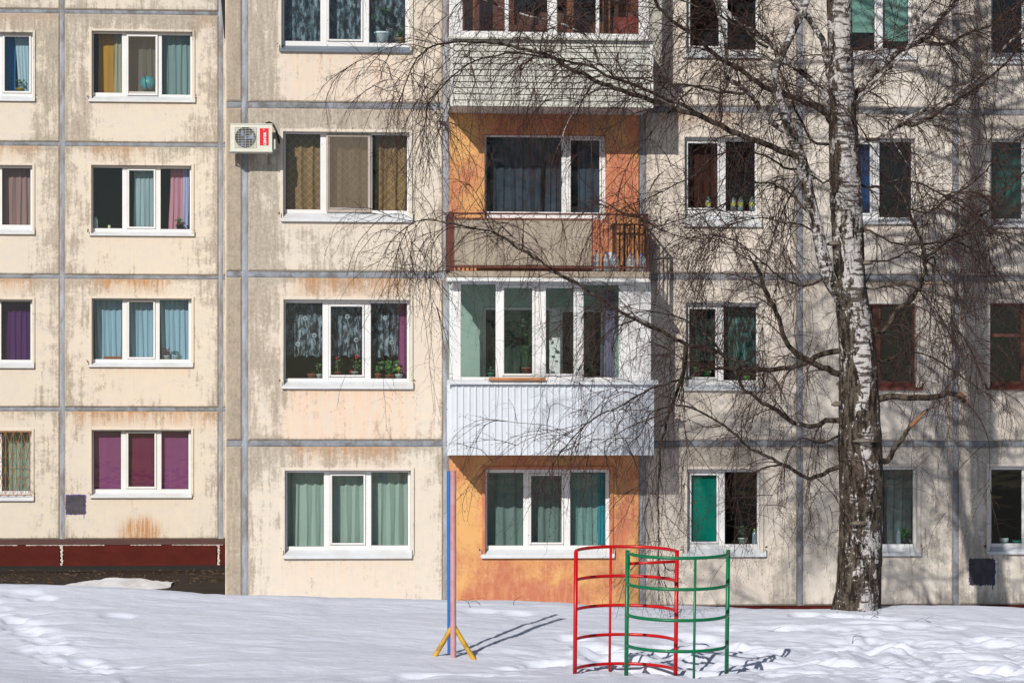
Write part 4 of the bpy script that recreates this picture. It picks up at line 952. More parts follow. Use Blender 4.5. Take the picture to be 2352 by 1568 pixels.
def bottle(c, h, r, cap, label, mat=None, group=None, fill=None):
    root = empty('bottle', c, label, 'bottle', group)
    prof = [(r * .9, 0), (r, h * .05), (r, h * .25), (r * .93, h * .28), (r, h * .31), (r, h * .6), (r * .85, h * .74), (r * .35, h * .88), (r * .3, h * .93)]
    MB().lathe(c, prof, 18).build('body', mat or PETG, root, smooth=True)
    MB().lathe((c[0], c[1], c[2] + h * .925), [(r * .34, 0), (r * .34, h * .07), (r * .3, h * .075)], 14).build('cap', cap, root)
    if fill: MB().lathe((c[0], c[1], c[2] + h * .3), [(r * 1.02, 0), (r * 1.02, h * .3)], 18).build('label_band', fill, root)
    return root
BCAP = M('blue_cap', (.01, .10, .45), .4, .05); GCAP = M('green_cap', (.01, .35, .08), .4, .05)
for i, (px, Y, h, r, l) in enumerate(((1370, -.82, .36, .07, 'leftmost'), (1391, -.8, .33, .075, 'second from the left'), (1412, -.84, .31, .085, 'third from the left'), (1449, -.84, .31, .085, 'fourth from the left'), (1474, -.82, .31, .085, 'rightmost'))):
    c = P(px, 624, Y); c[2] = zs1 + .002
    bottle(c, h, r, BCAP, 'clear blue-capped water bottle behind the balcony bars, %s of five' % l, group='water bottles on the balcony floor')
YEL = M('yellow_label', (.42, .36, .06), .6, .1)
for px, w_, l in ((1627, GCAP, 'alone in the left pane'), (1684, GCAP, 'left one of the right pane'), (1701, GCAP, 'middle one of the right pane'), (1727, YEL, 'right one of the right pane')):
    bottle(P(px, 484, YP), .24, .05, w_, 'yellow-labelled bottle in the maroon-curtained window, %s' % l, fill=YEL, group='bottles in the maroon-curtained window')
bottle(P(2064, 1249, YP - .03), .27, .042, M('aqua_cap', (.02, .4, .4), .4), 'slim blue bottle in the ground-floor window right of the trunk')
bottle(P(1733, 1249, YP - .03), .26, .04, M('lime_trigger', (.45, .7, .03), .4), 'spray bottle with lime top beside the white pot')
bottle(P(220, 525, YL + .22), .27, .05, M('dark_cap', (.03, .03, .03), .4), 'pale thermos bottle in the dark left pane of the pink-curtained window', mat=M('pale_thermos', (.30, .42, .42), .4))
c = P(251, 525, YL + .22); MB_ = MB().lathe(c, [(.03, 0), (.03, .07), (.025, .07)], 12); tag(MB_.build('candle', M('cream_wax', (.62, .6, .36), .5), None, origin=c), 'short cream candle in the dark left pane', 'candle')
c = P(2306, 1247, YP); tag(MB().lathe(c, [(.04, 0), (.075, .03), (.08, .09), (.07, .09)], 18).build('cup', POTW, None, True, c), 'white bowl on the sill of the right edge ground-floor window', 'cup')
c = P(2338, 1247, YP); tag(MB().lathe(c, [(.05, 0), (.11, .05), (.1, .05)], 18).build('dish', M('teal_pot'), None, True, c), 'turquoise dish beside the white bowl', 'dish')
c = P(262, 825, YL + .25); mm = MB(); mm.box(c[0] - .22, c[0] + .21, c[1] - .06, c[1] + .06, c[2], c[2] + .055, .01); mm.box(c[0] - .2, c[0] + .2, c[1] - .05, c[1] + .05, c[2] + .055, c[2] + .062)
tag(mm.build('planter_box', M('brown_box', (.22, .07, .03), .7), None, origin=c), 'long brown planter box in the left pane of the all-blue window', 'planter')
# globe
c = P(339.5, 192, YL + .26); root = empty('globe', c, 'turquoise desk globe behind the middle pane of the top set-back window', 'globe')
def globe_mat():
    m = bpy.data.materials.new('globe_map'); t, b = nt(m); n = noise(t, 7, 5, .6, (1, 1, 1), (.4, 0, .2))
    t.links.new(mixc(t, ramp(t, n, .53, .56), (.005, .27, .36), (.12, .38, .28)), b.inputs['Base Color']); b.inputs['Roughness'].default_value = .25; return m
pr = [(max(.001, .165 * math.sin(a)), -.165 * math.cos(a)) for a in np.linspace(0, math.pi, 18)]
MB().lathe(c, pr, 28).build('ball', globe_mat(), root, smooth=True)
MB().tube([Vector(c) + Vector((-.04 + .03 * math.cos(a), -.178 * math.cos(a * .0 + (a - 1.57)), .178 * math.sin(a - 1.57))) for a in np.linspace(0, 3.14, 16)], .010, 6).build('meridian_arm', M('black_plastic', (.02, .02, .02), .6), root)
MB().lathe((c[0], c[1], c[2] - .20), [(.07, 0), (.07, .012), (.015, .02), (.015, .06)], 16).build('base', MATS['black_plastic'], root)
# wooden cabinet / crate on the open balcony
c = P(1446, 624, -.45); c[2] = zs1; root = empty('slatted_crate', c, 'tall orange-brown slatted wooden crate with a lid in the right corner of the open balcony', 'crate')
WD = M('orange_wood', (.40, .17, .055), .7, .3, 6, dirt=(.12, .06, .03), dirtamt=.6, vec=(3, 1, .5))
xa, xb, zt = X(1413, -.55), X(1481, -.55), Z(1446, 512, -.55)
m = MB(); n = 6; w = (xb - xa) / n
for i in range(n): m.box(xa + i * w + .008, xa + (i + 1) * w - .008 - .012 * (i % 2), -.55, -.53, zs1 + .01, zt - .02 - .015 * (i % 3), .003)
m.build('front_slats', WD, root)
m = MB(); m.box(xa, xa + .02, -.529, -.15, zs1 + .01, zt - .02); m.box(xb - .02, xb, -.529, -.15, zs1 + .01, zt - .02); m.box(xa, xb, -.15, -.13, zs1 + .01, zt - .02); m.build('side_boards', M('dark_wood', (.07, .035, .02), .8), root)
MB().box(xa - .03, xb + .02, -.58, -.12, zt - .018, zt + .002, .004).build('lid', WD, root)
m = MB(); a = P(1380, 570, -.88); m.tube([(a[0], -.86, zs1), (a[0] + .01, -.84, a[2])], [.03, .022], 10); m.tube([(a[0] + .01, -.84, a[2]), (a[0] + .012, -.84, a[2] + .05)], [.03, .012], 10)
tag(m.build('brush_handle', WD, None, origin=(a[0], -.86, zs1)), 'short orange-brown wooden handle standing among the water bottles', 'handle')
c = P(1403, 585, -.7); c[2] = zs1; m = MB(); m.box(c[0] - .05, c[0] + .02, -.72, -.66, zs1, zs1 + .34, .01); tag(m.build('carton', M('white_blue_carton', (.5, .55, .6), .5, .3, 14), None, origin=c), 'white and blue carton leaning behind the water bottles', 'carton')

# heart-pattern grille over the lowest left window
gr = MB(); YG = YL - .03
def gp(px, py): return Vector(P(px, py, YG))
for px in (-5, 13, 31, 49.5, 69): gr.tube([gp(px, 991), gp(px, 1136)], .007 if px != 69 else .012, 6)
gr.tube([gp(-150, 991), gp(72, 991)], .011, 6); gr.tube([gp(-150, 1136), gp(72, 1136)], .012, 6)
for c0 in (-41, -23, -5, 13, 31, 49.5, 68):
    L_ = 18
    for (s_) in (-1, 1):
        if c0 + s_ * L_ > 72: continue
        gr.tube([gp(c0 + s_ * 17, 992), gp(c0 + s_ * 10, 1018), gp(c0 + s_ * 1, 1045)], .005, 5)
        gr.tube([gp(c0 + s_ * 17, 1134), gp(c0 + s_ * 9, 1105), gp(c0 + s_ * 1, 1078)], .005, 5)
    if c0 + 9 < 72:
        gr.tube([gp(c0 + 9 - 9 * math.cos(a), 1044 + 9 * math.sin(a)) for a in np.linspace(0, 3.14, 10)], .006, 5)
        gr.tube([gp(c0 + 9 - 9 * math.cos(a), 1079 - 9 * math.sin(a)) for a in np.linspace(0, 3.14, 10)], .006, 5)
gr.build('window_grille', M('rusty_iron', (.34, .16, .07), .7, .35, 20, metal=.1), BL)

# ------------------------------------------------------------------ air conditioner
YA = -.42
ac = empty('air_conditioner', P(577, 346, -.15), 'white outdoor air conditioner unit with red label hung on the wall by the gold-curtained window', 'air conditioner')
ACW = M('ivory_casing', (.60, .60, .52), .45, .05, 4, dirt=(.45, .42, .35), dirtamt=.3)
x0, x1, z1, z0 = X(529, YA), X(625, YA), Z(577, 286, YA), Z(577, 346, YA)
fc = ((X(564, YA)), (z0 + z1) / 2); fr_ = .172
m = MB(); nseg = 48; k = 0
# front plate with a round opening
ring = [(fc[0] + fr_ * math.cos(a), YA, fc[1] + fr_ * math.sin(a)) for a in np.linspace(0, 2 * math.pi, nseg, endpoint=False)]
outer = []
for a in np.linspace(0, 2 * math.pi, nseg, endpoint=False):
    dx, dz = math.cos(a), math.sin(a); s_ = min((x1 - fc[0]) / dx if dx > 1e-6 else 9, (x0 - fc[0]) / dx if dx < -1e-6 else 9, (z1 - fc[1]) / dz if dz > 1e-6 else 9, (z0 - fc[1]) / dz if dz < -1e-6 else 9)
    outer.append((fc[0] + dx * s_, YA, fc[1] + dz * s_))
m.v = ring + outer + [(p[0], YA + .08, p[2]) for p in ring]
for i in range(nseg):
    j = (i + 1) % nseg; m.f.append((i, j, nseg + j, nseg + i)); m.f.append((i, 2 * nseg + i, 2 * nseg + j, j))
for cx_, cz_ in ((x0, z0), (x0, z1), (x1, z0), (x1, z1)):
    best = sorted(range(nseg), key=lambda i: (outer[i][0] - cx_) ** 2 + (outer[i][2] - cz_) ** 2)[:2]; kk = len(m.v); m.v.append((cx_, YA, cz_)); m.f.append((nseg + best[0], nseg + best[1], kk))
kk = len(m.v); m.v += [(x0, YA, z0), (x1, YA, z0), (x1, YA, z1), (x0, YA, z1), (x0, YA + .27, z0), (x1, YA + .27, z0), (x1, YA + .27, z1), (x0, YA + .27, z1)]
m.f += [(kk, kk + 4, kk + 7, kk + 3), (kk + 1, kk + 2, kk + 6, kk + 5), (kk + 3, kk + 7, kk + 6, kk + 2), (kk, kk + 1, kk + 5, kk + 4), (kk + 4, kk + 5, kk + 6, kk + 7)]
m.build('casing', ACW, ac)
MB().box(x0 - .012, x1 + .012, YA - .012, YA + .28, z1, z1 + .016, .006).build('top_cover', ACW, ac)
MB().box(x0 - .008, x1 + .008, YA - .008, YA + .28, z0 - .022, z0 - .001, .004).build('base_tray', ACW, ac)
m = MB().lathe((fc[0], YA + .1, fc[1]), [(.001, -.001), (.05, -.001), (.05, .02)], 16)
m = MB(); m.box(fc[0] - fr_ - .005, fc[0] + fr_ + .005, YA + .081, YA + .085, fc[1] - fr_ - .005, fc[1] + fr_ + .005); m.build('coil', M('dark_coil', (.02, .022, .03), .5), ac)
m = MB()
for i in range(3):
    a0 = i * 2.094; pts = []
    for rr in (.03, .09, .16):
        for da in (-.25, .55): pts.append((fc[0] + rr * math.cos(a0 + da), YA + .05 + (.02 if da > 0 else 0), fc[1] + rr * math.sin(a0 + da)))
    k = len(m.v); m.v += pts; m.f += [(k, k + 1, k + 3, k + 2), (k + 2, k + 3, k + 5, k + 4)]
m.tube([(fc[0], YA + .03, fc[1]), (fc[0], YA + .075, fc[1])], .035, 14); m.build('fan', M('blue_grey_fan', (.10, .14, .26), .4), ac)
m = MB(); gx0, gx1, gz0, gz1 = fc[0] - .178, fc[0] + .178, fc[1] - .165, fc[1] + .165
for i in range(13): z = gz0 + (gz1 - gz0) * i / 12; m.tube([(gx0, YA - .016, z), (gx1, YA - .016, z)], .0032, 5)
for i in range(7): x = gx0 + (gx1 - gx0) * i / 6; m.tube([(x, YA - .012, gz0), (x, YA - .012, gz1)], .0025, 5)
m.build('grille', M('ivory_grille', (.50, .50, .44), .5), ac)
lx0, lx1, lz1, lz0 = X(596.5, YA), X(617, YA), Z(606, 295, YA), Z(606, 334.5, YA)
lb = MB().box(lx0, lx1, YA - .004, YA - .001, lz0, lz1, .001).build('brand_label', M('red_label', (.62, .005, .02), .4, .03), ac)
def text(txt, size, loc, rotz90, mat, parent, name='lettering', bold=.0):
    cu = bpy.data.curves.new(name, 'FONT'); cu.body = txt; cu.size = size; cu.extrude = .0006; cu.offset = bold; cu.align_x = 'CENTER'; cu.align_y = 'CENTER'
    o = bpy.data.objects.new('t', cu); S.collection.objects.link(o); bpy.context.view_layer.update()
    me = bpy.data.meshes.new_from_object(o.evaluated_get(bpy.context.evaluated_depsgraph_get())); bpy.data.objects.remove(o)
    me.name = name; me.materials.clear(); me.materials.append(mat)
    o = bpy.data.objects.new(name, me); S.collection.objects.link(o); o.parent = parent
    o.location = Vector(loc) - wpos(parent); o.rotation_euler = (R(90), R(-90) if rotz90 else 0, 0)
    return o
WH = M('white_print', (.85, .85, .85), .5, .02)
text('CENTEK', .058, ((lx0 + lx1) / 2 + .014, YA - .006, lz0 + .112), True, WH, lb, bold=.0015)
text('air', .03, ((lx0 + lx1) / 2 - .008, YA - .006, lz1 - .026), True, WH, lb)
MB().box(x1 + .0, x1 + .06, YA + .06, YA + .2, z0 + .03, z0 + .2, .01).build('valve_cover', ACW, ac)
m = MB()
for px in (541, 613):
    xx = X(px, -.2); m.box(xx - .015, xx + .015, YA + .02, 0, z0 - .05, z0 - .024); m.box(xx - .015, xx + .015, -.03, 0, z0 - .20, z0 - .05); m.tube([(xx, YA + .06, z0 - .045), (xx, -.02, z0 - .19)], .012, 6)
m.build('bracket', STEEL, ac)
MB().tube([Vector(P(610, 284, -.1)), Vector(P(618, 281, -.06)), Vector(P(626, 284, -.03)), Vector(P(634, 300, -.02)), Vector(P(640, 320, -.02)), Vector(P(642, 335, .03))], .016, 8).build('hose', MATS['black_plastic'], ac)

# ------------------------------------------------------------------ goal-like posts with yellow struts
TP = 39.3
b0 = PT(1041, 1512, TP)
post = empty('post_frame', b0, 'pink post with a blue post behind it and yellow struts standing in the snow', 'post')
PINK = M('faded_pink_paint', (.44, .235, .255), .6, .10, 8, dirt=(.36, .12, .10), dirtamt=.55, bmp=.2)
BLUE = M('bright_blue_paint', (.005, .105, .34), .5, .08, 8, dirt=(.01, .1, .3), dirtamt=.3)
YELP = M('chipped_yellow_paint', (.50, .29, .02), .6, .15, 14, dirt=(.14, .07, .02), dirtamt=.7, bmp=.3)
top = PT(1041, 1082, TP)
m = MB(); m.tube([b0 - np.array([0, 0, .3]), top], .0385, 20); m.lathe(top, [(.0395, -.01), (.0395, .004), (.03, .008)], 20); m.build('pink_post', PINK, post, smooth=False)
bb = PT(1033, 1505, TP + .35); bt_ = PT(1031.5, 1081, TP + .35)
MB().tube([bb - np.array([0, 0, .3]), bt_], .030, 18).build('blue_post', BLUE, post)
for s_, e_ in ((PT(1040, 1436, TP + .02), PT(992, 1518, TP)), (PT(1043, 1438, TP + .02), PT(1091, 1518, TP))):
    d = (e_ - s_); MB().tube([s_, e_ + d * .15], .0315, 16).build('strut', YELP, post)

# ------------------------------------------------------------------ curved climbing frame
TC = 38.0; sc = TC / F
cb = PT(1495, 1547, TC)
clb = empty('climbing_frame', cb, 'curved playground climbing frame with a red back section and a green front section', 'climbing frame')
clb.rotation_euler = (R(5), 0, 0)
REDP = M('glossy_red_paint', (.44, .003, .004), .35, .12, 10, coat=.15, spec=.3, dirt=(.30, .01, .008), dirtamt=.4); GRNP = M('glossy_green_paint', (.0, .135, .05), .35, .12, 10, coat=.15, spec=.3, dirt=(.0, .09, .04), dirtamt=.4)
class LB(MB):
    def loc(s, name, mat, smooth=True):
        me = bpy.data.meshes.new(name); me.from_pydata([tuple(v) for v in s.v], [], s.f); me.materials.append(mat)
        if smooth: me.polygons.foreach_set('use_smooth', [len(p.vertices) == 4 for p in me.polygons])
        o = bpy.data.objects.new(name, me); S.collection.objects.link(o); o.parent = clb; return o
q = lambda px: (px - 1495) * sc
def arc(xa, xb, sgn, sag, z, n=26):
    c = (xa + xb) / 2; hw_ = (xb - xa) / 2; pts = []
    for i in range(n + 1):
        a = math.pi * (1 - i / n); pts.append((c + hw_ * math.cos(a), sgn * sag * math.sin(a), z))
    return pts
def arcY(xa, xb, sgn, sag, x): c = (xa + xb) / 2; return sgn * sag * math.sqrt(max(0, 1 - ((x - c) / ((xb - xa) / 2)) ** 2))
zz = lambda py: (1547 - py) * sc
xA, xB, xC, xD = q(1319.5), q(1552), q(1438), q(1670.5)
for ys_, xa, xb, sgn, mat, mid in (((1265, 1333.5, 1402, 1470.5, 1539), xA, xB, 1, REDP, 1412), ((1267, 1338, 1408.5, 1479), xC, xD, -1, GRNP, 1579)):
    for y in ys_: LB().tube(arc(xa, xb, sgn, .60, zz(y)), .021, 12).loc('rung', mat)
    tp = zz(ys_[0] - (4 if sgn > 0 else 6))
    for x in (xa, xb): LB().tube([(x, 0, -.5), (x, 0, tp if x != xa or sgn < 0 else zz(1265))], .0265, 16).loc('post', mat)
    xm = q(mid); LB().tube([(xm, arcY(xa, xb, sgn, .60, xm) - .02 * 0, -.5), (xm, arcY(xa, xb, sgn, .60, xm), zz(ys_[0]))], .0165, 12).loc('middle_post', mat)
LB().tube([(xC + .02, .04, zz(1293)), (xB - .02, .03, zz(1288))], .019, 10).loc('link_bar', REDP)
LB().box(xC + .012, xC + .035, .02, .06, zz(1305), zz(1276)).loc('clamp', REDP, False)

# ------------------------------------------------------------------ birch
YT = -6.8
tree = empty('birch_tree', P(1968, 1400, YT), 'large bare white-barked birch with drooping twigs before the right half of the block', 'tree')
T0 = wpos(tree)
def bark_mat():
    m = bpy.data.materials.new('birch_bark'); t, b = nt(m)
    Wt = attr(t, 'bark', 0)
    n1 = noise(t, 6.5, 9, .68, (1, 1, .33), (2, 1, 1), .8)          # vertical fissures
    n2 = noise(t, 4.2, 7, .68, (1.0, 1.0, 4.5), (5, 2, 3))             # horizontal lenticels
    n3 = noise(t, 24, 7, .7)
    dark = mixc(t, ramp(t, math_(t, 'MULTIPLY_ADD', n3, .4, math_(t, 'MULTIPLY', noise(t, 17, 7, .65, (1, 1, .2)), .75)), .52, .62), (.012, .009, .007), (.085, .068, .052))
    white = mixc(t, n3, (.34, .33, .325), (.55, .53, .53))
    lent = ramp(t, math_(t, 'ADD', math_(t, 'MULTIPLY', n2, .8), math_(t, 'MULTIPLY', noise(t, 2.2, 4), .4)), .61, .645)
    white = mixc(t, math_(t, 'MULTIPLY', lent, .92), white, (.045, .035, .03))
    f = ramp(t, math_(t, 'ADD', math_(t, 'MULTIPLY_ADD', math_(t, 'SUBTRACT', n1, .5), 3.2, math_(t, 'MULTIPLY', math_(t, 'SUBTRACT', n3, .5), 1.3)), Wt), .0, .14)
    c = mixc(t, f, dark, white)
    t.links.new(c, b.inputs['Base Color']); b.inputs['Roughness'].default_value = .85; b.inputs['Specular IOR Level'].default_value = .2
    bump(t, b, math_(t, 'ADD', n1, math_(t, 'MULTIPLY', n3, .4)), .8, .03); return m
BARK = bark_mat(); TWIG = M('twig_bark', (.042, .019, .014), .8, .35, 9)
def smooth_path(pts, rad, step):
    pts = np.array(pts, float); rad = np.array(rad, float)
    n = len(pts); out = []; ro = []
    for i in range(n - 1):
        p0 = pts[max(i - 1, 0)]; p1 = pts[i]; p2 = pts[i + 1]; p3 = pts[min(i + 2, n - 1)]
        k = max(2, int(np.linalg.norm(p2 - p1) / step))
        for j in range(k):
            t = j / k
            out.append(.5 * ((2 * p1) + (-p0 + p2) * t + (2 * p0 - 5 * p1 + 4 * p2 - p3) * t * t + (-p0 + 3 * p1 - 3 * p2 + p3) * t ** 3)); ro.append(rad[i] * (1 - t) + rad[i + 1] * t)
    out.append(pts[-1]); ro.append(rad[-1]); return np.array(out), np.array(ro)
def limb(name, path, rad, white, sides=12, bumpy=.0, seed=0):
    """path (n,3), rad (n), white: value or function(z, angle)"""
    n = len(path); v = []; a = []; f = []
    up = np.array([0, -1.0, .01]); r = np.random.RandomState(seed)
    for i in range(n):
        d = path[min(i + 1, n - 1)] - path[max(i - 1, 0)]; d = d / (np.linalg.norm(d) + 1e-9)
        s = np.cross(d, up); s /= np.linalg.norm(s) + 1e-9; up = np.cross(s, d)
        for j in range(sides):
            w = 2 * math.pi * j / sides; k = 1
            if bumpy: k = 1 + bumpy * (float(vnoise(np.array([j * 6.0 / sides * 2.2]), np.array([path[i][2] * 1.1]), seed + 1)[0]) - .5) + bumpy * .7 * (float(vnoise(np.array([j * 1.7]), np.array([path[i][2] * 5.0]), seed + 2)[0]) - .5)
            p = path[i] + (s * math.cos(w) + up * math.sin(w)) * rad[i] * k
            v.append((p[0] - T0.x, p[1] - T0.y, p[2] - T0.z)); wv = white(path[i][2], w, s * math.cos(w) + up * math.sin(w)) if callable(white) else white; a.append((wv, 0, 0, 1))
    for i in range(n - 1):
        for j in range(sides): f.append((i * sides + j, i * sides + (j + 1) % sides, (i + 1) * sides + (j + 1) % sides, (i + 1) * sides + j))
    f.append(tuple(range(sides))); f.append(tuple((n - 1) * sides + j for j in range(sides - 1, -1, -1)))
    me = bpy.data.meshes.new(name); me.from_pydata(v, [], f); me.materials.append(BARK)
    ca = me.color_attributes.new('bark', 'FLOAT_COLOR', 'POINT'); ca.data.foreach_set('color', np.array(a, dtype=np.float32).ravel())
    me.polygons.foreach_set('use_smooth', [True] * len(me.polygons)); me.update()
    o = bpy.data.objects.new(name, me); S.collection.objects.link(o); o.parent = tree; return o
PXM = 43.5 / F                     # metres per px at the tree
def pw(L, Y0, Y1): 
    n = len(L); return [P(L[i][0], L[i][1], Y0 + (Y1 - Y0) * i / (n - 1)) for i in range(n)]
trunk_px = [(1966, 1425, 66), (1967, 1396, 58), (1972, 1340, 54), (1977, 1200, 51.5), (1977, 1050, 49), (1975, 950, 47), (1972, 850, 43.5), (1967, 780, 42), (1960, 720, 40), (1954, 660, 36), (1949, 580, 36.5), (1944, 500, 37.5), (1940, 400, 37.5), (1936, 300, 34), (1932, 200, 30), (1930, 100, 28), (1927, 0, 28), (1920, -150, 25), (1915, -320, 21), (1922, -480, 17), (1915, -640, 12), (1920, -800, 8), (1925, -920, 4)]
tp_, tr_ = smooth_path([P(a, b, YT) for a, b, c in trunk_px], [c * PXM for a, b, c in trunk_px], .05)
ztop = Z(1960, 740, YT)
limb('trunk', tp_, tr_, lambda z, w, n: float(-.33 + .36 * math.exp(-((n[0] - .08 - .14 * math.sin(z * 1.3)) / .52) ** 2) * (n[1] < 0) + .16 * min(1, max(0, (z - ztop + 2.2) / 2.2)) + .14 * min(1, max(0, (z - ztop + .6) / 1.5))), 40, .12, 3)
limb_px = [(1960, 760, 20), (1950, 722, 19), (1930, 680, 17), (1905, 640, 16), (1888, 580, 15), (1875, 517, 14), (1858, 450, 14), (1846, 392, 15), (1836, 355, 13), (1815, 300, 12), (1800, 255, 11), (1785, 205, 11), (1778, 165, 10), (1797, 122, 9), (1826, 62, 8.5), (1850, 10, 8), (1862, -60, 7.5), (1850, -180, 6), (1838, -320, 5), (1845, -470, 3)]
lp_, lr_m = smooth_path([P(a, b, YT + .08 - .30 * min(1, max(0, (770 - b) / 130)) - .0004 * (760 - b)) for a, b, c in limb_px], [c * PXM for a, b, c in limb_px], .05)
limb('limb', lp_, lr_m, lambda z, w, n: .08, 20, .06, 9)
